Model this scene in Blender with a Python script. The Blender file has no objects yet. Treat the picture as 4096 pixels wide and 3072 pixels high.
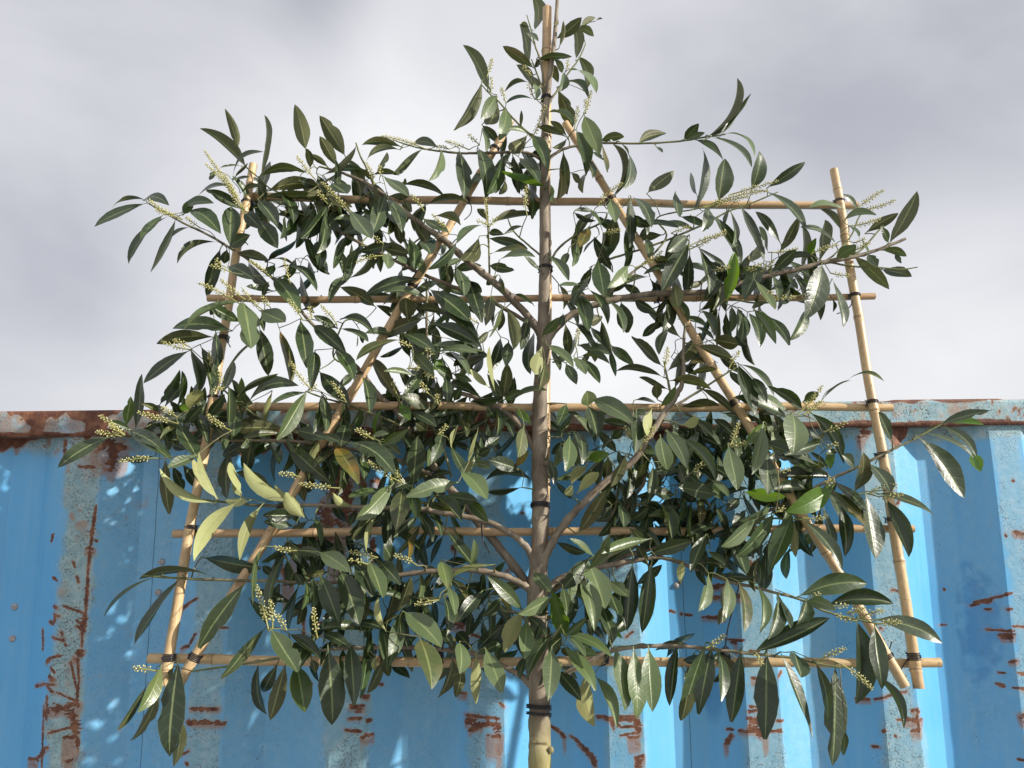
import bpy, math, random
import numpy as np
from mathutils import Vector, Matrix
random.seed(7)
RNG = np.random.RandomState(11)
R = math.radians
SC = bpy.context.scene

# ------------------------------------------------------------ camera
FPX = 2958.0                      # focal length in pixels of a 4096 wide frame
CAMZ = 2.39
CAM = Vector((0.0, -1.567, CAMZ))
PITCH, YAW, ROLL = R(9.0), R(-1.0), R(-0.8)
camd = bpy.data.cameras.new("camera")
camo = bpy.data.objects.new("camera", camd)
SC.collection.objects.link(camo)
CM = (Matrix.Rotation(YAW, 3, 'Z') @ Matrix.Rotation(R(90) + PITCH, 3, 'X') @ Matrix.Rotation(ROLL, 3, 'Z'))
camo.matrix_world = Matrix.Translation(CAM) @ CM.to_4x4()
camd.sensor_width = 36.0
camd.lens = 36.0 * FPX / 4096.0
camd.clip_start = 0.05
camd.clip_end = 2000
SC.camera = camo

# ------------------------------------------------------------ light
SUN_AZ = R(71.5)       # off the wall's normal, towards the right
SUN_EL = R(25)
to_sun = Vector((math.sin(SUN_AZ) * math.cos(SUN_EL), -math.cos(SUN_AZ) * math.cos(SUN_EL), math.sin(SUN_EL)))
sd = bpy.data.lights.new("sun", 'SUN')
sd.energy = 5.0
sd.angle = R(0.9)
sd.color = (1.0, 0.94, 0.84)
so = bpy.data.objects.new("sun", sd)
SC.collection.objects.link(so)
so.rotation_euler = to_sun.to_track_quat('Z', 'Y').to_euler()

W = bpy.data.worlds.new("World")
SC.world = W
W.use_nodes = True
nt = W.node_tree
nt.nodes.clear()
def N(tree, typ, **kw):
    n = tree.nodes.new(typ)
    for k, v in kw.items():
        if k.startswith('i_'):
            key = k[2:]
            n.inputs[int(key) if key.isdigit() else key.replace('_', ' ')].default_value = v
        else:
            setattr(n, k, v)
    return n
def LK(tree, a, b): tree.links.new(a, b)
out = N(nt, 'ShaderNodeOutputWorld')
sky = N(nt, 'ShaderNodeTexSky', sky_type='NISHITA', sun_disc=False)
sky.sun_elevation = SUN_EL
sky.sun_rotation = math.atan2(to_sun.x, to_sun.y)
bg1 = N(nt, 'ShaderNodeBackground', i_Strength=0.11)
LK(nt, sky.outputs[0], bg1.inputs[0])
tc = N(nt, 'ShaderNodeTexCoord')
def world_dir(px, py):
    return (CM @ Vector(((px - 2048) / FPX, -(py - 1536) / FPX, -1))).normalized()
# cloud deck: soft large noise, brighter towards the horizon
mp = N(nt, 'ShaderNodeMapping'); mp.inputs['Scale'].default_value = (1.0, 1.0, 1.7)
LK(nt, tc.outputs['Generated'], mp.inputs[0])
nz = N(nt, 'ShaderNodeTexNoise', i_Scale=3.4, i_Detail=5.0, i_Roughness=0.48); nz.inputs['Distortion'].default_value = 0.35
LK(nt, mp.outputs[0], nz.inputs['Vector'])
sep = N(nt, 'ShaderNodeSeparateXYZ'); LK(nt, tc.outputs['Generated'], sep.inputs[0])
def M(op, a, b=None, tree=None, clamp=False):
    t = tree or nt
    m = t.nodes.new('ShaderNodeMath'); m.operation = op; m.use_clamp = clamp
    for i, v in enumerate((a, b)):
        if v is None: continue
        if isinstance(v, (int, float)): m.inputs[i].default_value = v
        else: t.links.new(v, m.inputs[i])
    return m.outputs[0]
def blob(px, py, rad, amp):
    # one bank of cloud: a soft lobe round a compass direction
    d = world_dir(px, py)
    vm = N(nt, 'ShaderNodeVectorMath', operation='DISTANCE')
    LK(nt, tc.outputs['Generated'], vm.inputs[0]); vm.inputs[1].default_value = d
    q = M('DIVIDE', vm.outputs['Value'], rad)
    q = M('MULTIPLY', q, q)
    e = M('EXPONENT', M('MULTIPLY', q, -1.0))
    return M('MULTIPLY', e, amp)
val = M('MULTIPLY', M('SUBTRACT', nz.outputs['Fac'], 0.5), 0.42)
for b in ((1270, -90, 0.065, -0.26), (3800, 480, 0.30, -0.19), (2900, 560, 0.16, -0.08), (3300, 60, 0.25, -0.07), (100, 1250, 0.20, -0.15), (350, 450, 0.16, -0.07), (1100, 1450, 0.2, 0.10), (3850, 1270, 0.13, 0.20),
          (600, 500, 0.30, 0.03), (2200, 1480, 0.42, 0.22), (900, -100, 0.2, -0.06), (1900, 250, 0.3, 0.05), (300, 900, 0.12, -0.04), (2700, 150, 0.3, -0.02)):
    val = M('ADD', val, blob(*b))
val = M('ADD', val, 0.70)
cr = N(nt, 'ShaderNodeValToRGB')
el = cr.color_ramp.elements
el[0].position = 0.30; el[0].color = (0.33, 0.35, 0.44, 1)
el[1].position = 0.92; el[1].color = (0.90, 0.90, 0.91, 1)
e = el.new(0.50); e.color = (0.47, 0.48, 0.53, 1)
e = el.new(0.70); e.color = (0.69, 0.69, 0.73, 1)
LK(nt, val, cr.inputs[0])
bg2 = N(nt, 'ShaderNodeBackground', i_Strength=0.94)
LK(nt, cr.outputs[0], bg2.inputs[0])
mx = N(nt, 'ShaderNodeMixShader', i_0=0.93)
LK(nt, bg1.outputs[0], mx.inputs[1]); LK(nt, bg2.outputs[0], mx.inputs[2])
LK(nt, mx.outputs[0], out.inputs[0])

SC.view_settings.view_transform = 'Standard'
SC.view_settings.look = 'None'
SC.view_settings.exposure = 0.22
SC.view_settings.gamma = 1.0

# ------------------------------------------------------------ helpers
def dirpx(px, py):
    return CM @ Vector(((px - 2048) / FPX, -(py - 1536) / FPX, -1.0))
PA, PB = 0.6823, 0.2528            # 1/depth of the leaning trellis plane
def P(px, py, d=0.0):
    """point on the plane of the trellis (d metres in front of it) seen at a photo pixel"""
    z = 1.0 / (PA + PB * (py - 1536) / FPX) - d
    return CAM + dirpx(px, py) * z
def PO(x, y, d=0.0):               # the same from a 2212 wide overview
    return P(x * 1.85172, y * 1.85172, d)
def wallpt(px, py, y=0.0):
    d = dirpx(px, py)
    t = (y - CAM.y) / d.y
    return CAM + d * t

def link(o, parent=None):
    SC.collection.objects.link(o)
    if parent is not None: o.parent = parent
    return o
def thing(name, label, cat, loc=(0, 0, 0)):
    o = bpy.data.objects.new(name, None); o.location = loc
    SC.collection.objects.link(o)
    o['label'] = label; o['category'] = cat
    o.empty_display_size = 0.1
    bpy.context.view_layer.update()
    return o

class MB:
    def __init__(s):
        s.v = []; s.f = []; s.uv = []; s.col = []; s.mi = []
    def add(s, verts, faces, uvs=None, col=(0.5, 0, 0, 1), mi=0):
        k = len(s.v)
        s.v.extend(verts)
        s.f.extend([tuple(i + k for i in f) for f in faces])
        s.uv.extend(uvs if uvs is not None else [(0.0, 0.0)] * len(verts))
        s.col.extend([col] * len(verts))
        s.mi.extend([mi] * len(faces))
    def build(s, name, mats, parent=None, smooth=True):
        me = bpy.data.meshes.new(name)
        off = Vector((0, 0, 0))
        inv = parent.matrix_world.translation if parent is not None and parent.parent is None else Vector((0, 0, 0))
        me.from_pydata([tuple(Vector(v) - inv) for v in s.v], [], s.f)
        uvl = me.uv_layers.new(name='UVMap')
        li = np.empty(len(me.loops), dtype=np.int32); me.loops.foreach_get('vertex_index', li)
        uva = np.array(s.uv, dtype=np.float32)[li]
        uvl.data.foreach_set('uv', uva.ravel())
        at = me.attributes.new('tint', 'FLOAT_COLOR', 'POINT')
        at.data.foreach_set('color', np.array(s.col, dtype=np.float32).ravel())
        for m in (mats if isinstance(mats, (list, tuple)) else [mats]): me.materials.append(m)
        me.polygons.foreach_set('material_index', s.mi)
        me.polygons.foreach_set('use_smooth', [smooth] * len(s.f))
        me.update()
        o = bpy.data.objects.new(name, me)
        return link(o, parent)

def catmull(pts, n=6):
    """pts: list of (Vector, radius) -> denser list"""
    if len(pts) < 3:
        a, b = pts[0], pts[-1]
        return [(a[0].lerp(b[0], i / n), a[1] + (b[1] - a[1]) * i / n) for i in range(n + 1)]
    o = []
    q = [pts[0]] + list(pts) + [pts[-1]]
    for i in range(1, len(q) - 2):
        p0, p1, p2, p3 = q[i - 1][0], q[i][0], q[i + 1][0], q[i + 2][0]
        for k in range(n):
            t = k / n
            v = 0.5 * ((2 * p1) + (p2 - p0) * t + (2 * p0 - 5 * p1 + 4 * p2 - p3) * t * t + (3 * p1 - p0 - 3 * p2 + p3) * t ** 3)
            o.append((v, q[i][1] + (q[i + 1][1] - q[i][1]) * t))
    o.append(pts[-1])
    return o

def tube(mb, pts, sides=8, col=(0.5, 0, 0, 1), caps=True, bump=0.0, mi=0, vscale=1.0, hollow=False):
    n = len(pts)
    vs = []; uv = []; fs = []
    t = (pts[1][0] - pts[0][0]).normalized()
    ref = Vector((0, 1, 0)) if abs(t.y) < 0.9 else Vector((1, 0, 0))
    a = t.cross(ref).normalized()
    L = 0
    for i, (p, r) in enumerate(pts):
        if i: L += (p - pts[i - 1][0]).length
        t = (pts[min(i + 1, n - 1)][0] - pts[max(i - 1, 0)][0])
        if t.length < 1e-9: t = Vector((0, 0, 1))
        t.normalize()
        a = (a - t * a.dot(t))
        a.normalize()
        b = t.cross(a)
        for k in range(sides):
            th = 2 * math.pi * k / sides
            rr = r * (1 + (random.uniform(-bump, bump) if bump else 0))
            vs.append(p + a * (math.cos(th) * rr) + b * (math.sin(th) * rr))
            uv.append((k / sides, L * vscale))
    for i in range(n - 1):
        for k in range(sides):
            k2 = (k + 1) % sides
            fs.append((i * sides + k, i * sides + k2, (i + 1) * sides + k2, (i + 1) * sides + k))
    mb.add(vs, fs, uv, col, mi)
    if caps:
        for end in (0, n - 1):
            p, r = pts[end]
            t = (pts[1][0] - pts[0][0]).normalized() if end == 0 else (pts[-1][0] - pts[-2][0]).normalized()
            ring = vs[end * sides:(end + 1) * sides]
            if hollow:
                inn = [p + (q - p) * 0.55 for q in ring]
                deep = [q - t * (0.012 if end else -0.012) for q in inn]
                v2 = ring + inn + deep
                f2 = []
                for k in range(sides):
                    k2 = (k + 1) % sides
                    f2.append((k, k2, sides + k2, sides + k)); f2.append((sides + k, sides + k2, 2 * sides + k2, 2 * sides + k))
                f2.append(tuple(range(2 * sides, 3 * sides)))
                mb.add(v2, f2, [(0, 0)] * len(v2), (col[0] * 0.6, 1, 0, 1), mi)
            else:
                mb.add(list(ring), [tuple(range(sides))], [(0, 0)] * sides, (col[0], 1, 0, 1), mi)

def mat(name):
    m = bpy.data.materials.new(name); m.use_nodes = True
    t = m.node_tree
    b = t.nodes['Principled BSDF']
    return m, t, b
def mixc(t, fac, a, b, typ='MIX'):
    n = t.nodes.new('ShaderNodeMix'); n.data_type = 'RGBA'; n.blend_type = typ
    for i, v in ((0, fac), (6, a), (7, b)):
        if isinstance(v, (int, float)): n.inputs[i].default_value = v
        elif isinstance(v, tuple): n.inputs[i].default_value = v if len(v) == 4 else v + (1,)
        else: t.links.new(v, n.inputs[i])
    return n.outputs[2]
def ramp(t, v, stops):
    n = t.nodes.new('ShaderNodeValToRGB'); e = n.color_ramp.elements
    e[0].position, e[1].position = stops[0][0], stops[-1][0]
    def c4(c): return (c, c, c, 1) if isinstance(c, (int, float)) else c + (1,)
    e[0].color, e[1].color = c4(stops[0][1]), c4(stops[-1][1])
    for p, c in stops[1:-1]:
        q = e.new(p); q.color = c4(c)
    t.links.new(v, n.inputs[0])
    return n.outputs[0]
def noise(t, vec, scale, detail=3, rough=0.55, dist=0.0):
    n = N(t, 'ShaderNodeTexNoise'); n.inputs['Scale'].default_value = scale
    n.inputs['Detail'].default_value = detail; n.inputs['Roughness'].default_value = rough; n.inputs['Distortion'].default_value = dist
    if vec is not None: t.links.new(vec, n.inputs['Vector'])
    return n.outputs['Fac']
def mapping(t, vec, sc):
    n = N(t, 'ShaderNodeMapping'); n.inputs['Scale'].default_value = sc
    t.links.new(vec, n.inputs[0]); return n.outputs[0]
def bumpn(t, h, strength, dist, bsdf):
    n = N(t, 'ShaderNodeBump'); n.inputs['Strength'].default_value = strength; n.inputs['Distance'].default_value = dist
    t.links.new(h, n.inputs['Height']); t.links.new(n.outputs[0], bsdf.inputs['Normal'])
# ------------------------------------------------------------ materials
def leaf_material():
    m, t, b = mat('laurel_leaf')
    uv = N(t, 'ShaderNodeUVMap'); uv.uv_map = 'UVMap'
    s = N(t, 'ShaderNodeSeparateXYZ'); LK(t, uv.outputs[0], s.inputs[0])
    at = N(t, 'ShaderNodeAttribute'); at.attribute_name = 'tint'
    sc = N(t, 'ShaderNodeSeparateColor'); LK(t, at.outputs['Color'], sc.inputs[0])
    geo = N(t, 'ShaderNodeNewGeometry')
    tc = N(t, 'ShaderNodeTexCoord')
    u = M('ABSOLUTE', s.outputs['X'], tree=t)                  # 0 midrib .. 1 margin
    v = s.outputs['Y']
    mid = M('LESS_THAN', u, 0.075, tree=t)
    midsoft = ramp(t, u, [(0.0, 1.0), (0.05, 0.9), (0.12, 0.0)])
    # side veins slanting forward from the midrib
    ph = M('SINE', M('MULTIPLY', M('SUBTRACT', M('MULTIPLY', v, 1.0, tree=t), M('MULTIPLY', u, 0.11, tree=t), tree=t), 48.0, tree=t), tree=t)
    vein = ramp(t, ph, [(0.80, 0.0), (0.99, 1.0)])
    edge = ramp(t, u, [(0.90, 0.0), (1.0, 1.0)])
    nz1 = noise(t, tc.outputs['Object'], 26, 3)
    nz2 = noise(t, tc.outputs['Object'], 160, 2)
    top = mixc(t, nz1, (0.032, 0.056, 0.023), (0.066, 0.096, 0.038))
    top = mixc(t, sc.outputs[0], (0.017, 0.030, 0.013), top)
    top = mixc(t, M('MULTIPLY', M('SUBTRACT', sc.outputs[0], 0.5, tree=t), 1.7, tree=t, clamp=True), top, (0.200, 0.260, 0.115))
    top = mixc(t, M('MULTIPLY', vein, 0.13, tree=t), top, (0.14, 0.18, 0.09))
    top = mixc(t, M('MULTIPLY', midsoft, 0.62, tree=t), top, (0.28, 0.33, 0.14))
    top = mixc(t, M('MULTIPLY', edge, 0.35, tree=t), top, (0.16, 0.20, 0.09))
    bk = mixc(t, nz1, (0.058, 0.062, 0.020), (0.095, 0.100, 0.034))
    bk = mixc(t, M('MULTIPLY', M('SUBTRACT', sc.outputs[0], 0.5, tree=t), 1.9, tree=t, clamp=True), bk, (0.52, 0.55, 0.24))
    bk = mixc(t, M('MULTIPLY', vein, 0.12, tree=t), bk, (0.24, 0.26, 0.10))
    bk = mixc(t, M('MULTIPLY', midsoft, 0.7, tree=t), bk, (0.36, 0.38, 0.16))
    col = mixc(t, geo.outputs['Backfacing'], top, bk)
    yel = mixc(t, ramp(t, nz1, [(0.4, 0.0), (0.6, 1.0)]), (0.16, 0.17, 0.025), (0.32, 0.18, 0.03))
    col = mixc(t, M('MULTIPLY', sc.outputs[1], ramp(t, noise(t, tc.outputs['Object'], 14, 2), [(0.35, 0.35), (0.6, 1.0)]), tree=t), col, yel)
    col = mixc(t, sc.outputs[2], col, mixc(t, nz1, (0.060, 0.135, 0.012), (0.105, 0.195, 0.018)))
    tipb = M('MULTIPLY', ramp(t, M('ADD', v, M('MULTIPLY', nz1, 0.3, tree=t), tree=t), [(1.02, 0.0), (1.12, 1.0)]), ramp(t, sc.outputs[1], [(0.04, 0.0), (0.08, 1.0)]), tree=t)
    col = mixc(t, M('MULTIPLY', tipb, 0.8, tree=t), col, (0.20, 0.11, 0.04))
    # small necrotic flecks
    fl = ramp(t, nz2, [(0.76, 0.0), (0.82, 0.7)])
    col = mixc(t, M('MULTIPLY', fl, 0.6, tree=t), col, (0.20, 0.15, 0.07))
    LK(t, col, b.inputs['Base Color'])
    rg = ramp(t, nz1, [(0.3, 0.30), (0.7, 0.42)])
    rg2 = mixc(t, geo.outputs['Backfacing'], rg, (0.62, 0.62, 0.62))
    LK(t, rg2, b.inputs['Roughness'])
    b.inputs['Specular IOR Level'].default_value = 0.62
    h = M('ADD', M('MULTIPLY', vein, -0.45, tree=t), M('ADD', M('MULTIPLY', midsoft, -1.6, tree=t), M('MULTIPLY', noise(t, tc.outputs['Object'], 75, 3), 2.2, tree=t), tree=t), tree=t)
    bumpn(t, h, 0.30, 0.0011, b)
    tr = N(t, 'ShaderNodeBsdfTranslucent')
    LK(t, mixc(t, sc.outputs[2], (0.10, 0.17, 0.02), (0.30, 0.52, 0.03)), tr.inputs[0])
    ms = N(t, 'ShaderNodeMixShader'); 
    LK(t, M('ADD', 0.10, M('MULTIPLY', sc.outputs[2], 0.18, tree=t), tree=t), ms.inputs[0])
    o = t.nodes['Material Output']
    LK(t, b.outputs[0], ms.inputs[1]); LK(t, tr.outputs[0], ms.inputs[2]); LK(t, ms.outputs[0], o.inputs[0])
    return m
LEAF = leaf_material()

def bark_material():
    m, t, b = mat('laurel_bark')
    tc = N(t, 'ShaderNodeTexCoord')
    at = N(t, 'ShaderNodeAttribute'); at.attribute_name = 'tint'
    sc = N(t, 'ShaderNodeSeparateColor'); LK(t, at.outputs['Color'], sc.inputs[0])
    geo = N(t, 'ShaderNodeNewGeometry'); sp = N(t, 'ShaderNodeSeparateXYZ'); LK(t, geo.outputs['Position'], sp.inputs[0])
    n1 = noise(t, mapping(t, tc.outputs['Object'], (1, 1, 0.35)), 45, 4, 0.6)
    n2 = noise(t, tc.outputs['Object'], 170, 3, 0.6)
    br = ramp(t, n1, [(0.3, (0.115, 0.088, 0.062)), (0.5, (0.215, 0.170, 0.120)), (0.72, (0.36, 0.30, 0.22))])
    ol = ramp(t, n1, [(0.3, (0.24, 0.21, 0.085)), (0.55, (0.36, 0.32, 0.13)), (0.75, (0.46, 0.42, 0.19))])
    low = ramp(t, M('ADD', sp.outputs['Z'], M('MULTIPLY', n1, 0.05, tree=t), tree=t), [(0.0, 1.0), (1.0, 0.0)])
    # the stem is greener and yellower below the lowest limbs
    lz = M('SUBTRACT', 2.075, M('ADD', sp.outputs['Z'], M('MULTIPLY', n1, 0.06, tree=t), tree=t), tree=t)
    lf = M('MULTIPLY', lz, 13.0, tree=t, clamp=True)
    c = mixc(t, lf, br, ol)
    gr = ramp(t, n1, [(0.3, (0.10, 0.12, 0.035)), (0.7, (0.20, 0.22, 0.075))])
    c = mixc(t, sc.outputs[1], c, gr)
    lent = ramp(t, n2, [(0.66, 0.0), (0.72, 1.0)])
    c = mixc(t, M('MULTIPLY', lent, 0.45, tree=t), c, (0.42, 0.36, 0.27))
    LK(t, c, b.inputs['Base Color'])
    b.inputs['Roughness'].default_value = 0.62
    bumpn(t, M('ADD', n1, M('MULTIPLY', n2, 0.6, tree=t), tree=t), 0.55, 0.0016, b)
    return m
BARK = bark_material()

def simple(name, c1, c2, scale, rough=0.6, bump=0.0, dist=0.0005, stretch=(1, 1, 1)):
    m, t, b = mat(name)
    tc = N(t, 'ShaderNodeTexCoord')
    n = noise(t, mapping(t, tc.outputs['Object'], stretch), scale, 4)
    LK(t, ramp(t, n, [(0.3, c1), (0.7, c2)]), b.inputs['Base Color'])
    b.inputs['Roughness'].default_value = rough
    if bump: bumpn(t, n, bump, dist, b)
    return m
STALK = simple('flower_stalk', (0.26, 0.27, 0.07), (0.40, 0.38, 0.13), 60, 0.5)
BUD = simple('flower_bud', (0.46, 0.44, 0.15), (0.66, 0.62, 0.32), 90, 0.45)
WIRE = simple('black_tie', (0.012, 0.012, 0.016), (0.035, 0.034, 0.04), 80, 0.32)

def bamboo_material():
    m, t, b = mat('bamboo')
    uv = N(t, 'ShaderNodeUVMap'); uv.uv_map = 'UVMap'
    tc = N(t, 'ShaderNodeTexCoord')
    at = N(t, 'ShaderNodeAttribute'); at.attribute_name = 'tint'
    sc = N(t, 'ShaderNodeSeparateColor'); LK(t, at.outputs['Color'], sc.inputs[0])
    n1 = noise(t, mapping(t, uv.outputs[0], (9, 2.2, 1)), 2.4, 4, 0.6)
    n2 = noise(t, mapping(t, uv.outputs[0], (60, 5, 1)), 2.0, 3, 0.6)
    n3 = noise(t, tc.outputs['Object'], 9, 3)
    a = ramp(t, n1, [(0.25, (0.50, 0.34, 0.175)), (0.5, (0.71, 0.51, 0.27)), (0.75, (0.84, 0.65, 0.38))])
    c = mixc(t, M('MULTIPLY', n2, 0.30, tree=t), a, (0.26, 0.15, 0.08))
    c = mixc(t, sc.outputs[0], mixc(t, 0.5, c, (0.34, 0.18, 0.11)), c)
    st = ramp(t, n3, [(0.60, 0.0), (0.70, 1.0)])
    c = mixc(t, M('MULTIPLY', st, 0.45, tree=t), c, (0.26, 0.15, 0.08))
    c = mixc(t, M('MULTIPLY', ramp(t, noise(t, tc.outputs['Object'], 70, 3), [(0.66, 0.0), (0.72, 1.0)]), 0.5, tree=t), c, (0.16, 0.09, 0.05))
    c = mixc(t, sc.outputs[1], c, (0.24, 0.14, 0.085))
    c = mixc(t, sc.outputs[2], c, (0.17, 0.10, 0.06))
    LK(t, c, b.inputs['Base Color'])
    b.inputs['Roughness'].default_value = 0.38
    bumpn(t, n2, 0.25, 0.0006, b)
    return m
BAMBOO = bamboo_material()

def paint_material(name, rail=False):
    """weathered blue container paint. attribute 'wear': R weathered teal, G rust, B fresh deep blue"""
    m, t, b = mat(name)
    tc = N(t, 'ShaderNodeTexCoord')
    at = N(t, 'ShaderNodeAttribute'); at.attribute_name = 'wear'
    sc = N(t, 'ShaderNodeSeparateColor'); LK(t, at.outputs['Color'], sc.inputs[0])
    ob = tc.outputs['Object']
    big = noise(t, mapping(t, ob, (1, 1, 0.35)), 5, 4, 0.6)
    fine = noise(t, ob, 55, 5, 0.65)
    vfine = noise(t, ob, 240, 3, 0.6)
    streak = noise(t, mapping(t, ob, (30, 30, 1.2)), 2.2, 4, 0.6)
    blue = ramp(t, big, [(0.30, (0.115, 0.430, 0.790)), (0.55, (0.150, 0.485, 0.840)), (0.75, (0.215, 0.540, 0.850))])
    blue = mixc(t, M('MULTIPLY', ramp(t, streak, [(0.45, 0.0), (0.75, 1.0)]), 0.28, tree=t), blue, (0.26, 0.55, 0.80))
    teal = ramp(t, fine, [(0.30, (0.230, 0.370, 0.400)), (0.5, (0.310, 0.480, 0.520)), (0.72, (0.45, 0.58, 0.59))])
    wf = M('ADD', sc.outputs[0], M('MULTIPLY', M('SUBTRACT', fine, 0.5, tree=t), 0.35, tree=t), tree=t, clamp=True)
    c = mixc(t, wf, blue, teal)
    c = mixc(t, M('MULTIPLY', sc.outputs[2], 0.7, tree=t), c, (0.015, 0.19, 0.52))
    # speckle of chipped paint, thickest on the weathered ribs
    vo = N(t, 'ShaderNodeTexVoronoi'); vo.inputs['Scale'].default_value = 150; vo.inputs['Randomness'].default_value = 1.0
    LK(t, mixc(t, 0.05, ob, fine, 'ADD'), vo.inputs['Vector'])
    dot = ramp(t, vo.outputs['Distance'], [(0.16, 1.0), (0.30, 0.0)])
    vs = N(t, 'ShaderNodeSeparateColor'); LK(t, vo.outputs['Color'], vs.inputs[0])
    dens = M('GREATER_THAN', M('ADD', M('MULTIPLY', wf, 0.62, tree=t), M('MULTIPLY', vs.outputs[0], 0.95, tree=t), tree=t), M('SUBTRACT', 1.12, M('MULTIPLY', M('SUBTRACT', noise(t, ob, 7, 4, 0.7), 0.5, tree=t), 1.9, tree=t), tree=t), tree=t)
    spk = M('MULTIPLY', dot, dens, tree=t)
    grit = M('MULTIPLY', ramp(t, vfine, [(0.53, 0.0), (0.60, 1.0)]), ramp(t, noise(t, ob, 12, 4, 0.65), [(0.44, 0.0), (0.56, 1.0)]), tree=t)
    grit = M('MULTIPLY', grit, sc.outputs[0], tree=t)
    spk = M('MAXIMUM', spk, grit, tree=t)
    c = mixc(t, M('MULTIPLY', spk, 0.78, tree=t), c, (0.085, 0.080, 0.070))
    # rust
    rc = ramp(t, fine, [(0.28, (0.065, 0.020, 0.013)), (0.48, (0.155, 0.060, 0.034)), (0.66, (0.29, 0.135, 0.075))])
    rc2 = mixc(t, 0.65, rc, (0.46, 0.24, 0.13))
    rraw = M('ADD', sc.outputs[1], M('MULTIPLY', M('SUBTRACT', fine, 0.5, tree=t), 0.45, tree=t), tree=t)
    rsoft = ramp(t, rraw, [(0.08, 0.0), (0.42, 0.85)])
    rhard = ramp(t, rraw, [(0.50, 0.0), (0.60, 1.0)])
    c = mixc(t, M('MULTIPLY', rsoft, 0.75, tree=t), c, rc2)
    c = mixc(t, rhard, c, rc)
    LK(t, c, b.inputs['Base Color'])
    rr = mixc(t, M('MAXIMUM', rsoft, M('MULTIPLY', wf, 0.6, tree=t), tree=t), (0.34, 0.34, 0.34), (0.75, 0.75, 0.75))
    LK(t, rr, b.inputs['Roughness'])
    h = M('ADD', M('MULTIPLY', rhard, -0.8, tree=t), M('ADD', M('MULTIPLY', fine, M('ADD', 0.25, wf, tree=t), tree=t), M('MULTIPLY', spk, -0.7, tree=t), tree=t), tree=t)
    bumpn(t, h, 0.45, 0.0015, b)
    return m
PAINT = paint_material('container_paint')
# ------------------------------------------------------------ ground
def ground():
    m, t, b = mat('yard_ground')
    tc = N(t, 'ShaderNodeTexCoord')
    n = noise(t, tc.outputs['Object'], 3, 6, 0.7)
    n2 = noise(t, tc.outputs['Object'], 70, 4, 0.7)
    c = mixc(t, n2, ramp(t, n, [(0.3, (0.10, 0.09, 0.075)), (0.7, (0.20, 0.185, 0.16))]), (0.30, 0.28, 0.25))
    LK(t, c, b.inputs['Base Color']); b.inputs['Roughness'].default_value = 0.9
    bumpn(t, n2, 0.6, 0.01, b)
    mb = MB()
    mb.add([Vector((-400, -400, 0)), Vector((400, -400, 0)), Vector((400, 400, 0)), Vector((-400, 400, 0))], [(0, 1, 2, 3)])
    o = mb.build('ground', m)
    o['kind'] = 'structure'
ground()

# ------------------------------------------------------------ container
RT = wallpt(2048, 1624).z          # top of the rail
RB = wallpt(2048, 1722, -0.012).z  # underside of the rail
XA, XB = wallpt(329, 2900).x, wallpt(3674, 2850).x
PITCHX = (XB - XA) / 6.0
OUTW, SLW = 0.25 * PITCHX, 0.25 * PITCHX
DEPTH = 0.041
def prof(x):
    """depth of the corrugated side behind its outer flats"""
    u = np.mod(x - XA, PITCHX)     # 0 = right edge of an outer flat
    y = np.where(u < SLW, u / SLW, np.where(u < 2 * SLW, 1.0, np.where(u < 3 * SLW, (3 * SLW - u) / SLW, 0.0)))
    return y
def fbm(X, Z, scale, octaves=4, seed=0):
    out = np.zeros_like(X); amp = 1.0; tot = 0
    for o in range(octaves):
        r = np.random.RandomState(seed * 17 + o)
        g = r.rand(64, 64)
        xs = X * scale + 100.3 * o + 50; zs = Z * scale + 37.7 * o + 50
        xi = np.floor(xs).astype(int); zi = np.floor(zs).astype(int)
        fx = xs - xi; fz = zs - zi
        fx = fx * fx * (3 - 2 * fx); fz = fz * fz * (3 - 2 * fz)
        def G(a, b): return g[a % 64, b % 64]
        v = (G(xi, zi) * (1 - fx) + G(xi + 1, zi) * fx) * (1 - fz) + (G(xi, zi + 1) * (1 - fx) + G(xi + 1, zi + 1) * fx) * fz
        out += v * amp; tot += amp; amp *= 0.5; scale *= 2.0
    return out / tot

CR = {'N': (0, 2300), 'R': (1700, 2300), 'S': (900, 2200), 'Q': (2500, 2304), 'PP': (3072, 2304), 'T': (200, 1500),
      'U': (1100, 1600), 'V': (2000, 1700), 'I': (3072, 1400), 'A': (300, 300), 'B': (1200, 400), 'C': (1700, 0), 'D': (2300, 500),
      'E': (2900, 600), 'F': (500, 1000), 'G': (1400, 1000), 'H': (2300, 1200), 'M': (2900, 1900)}
K = 1024.0 / 2212.0
def cp(c, x, y):
    ox, oy = CR[c]
    return ox + x * K, oy + y * K
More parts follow.
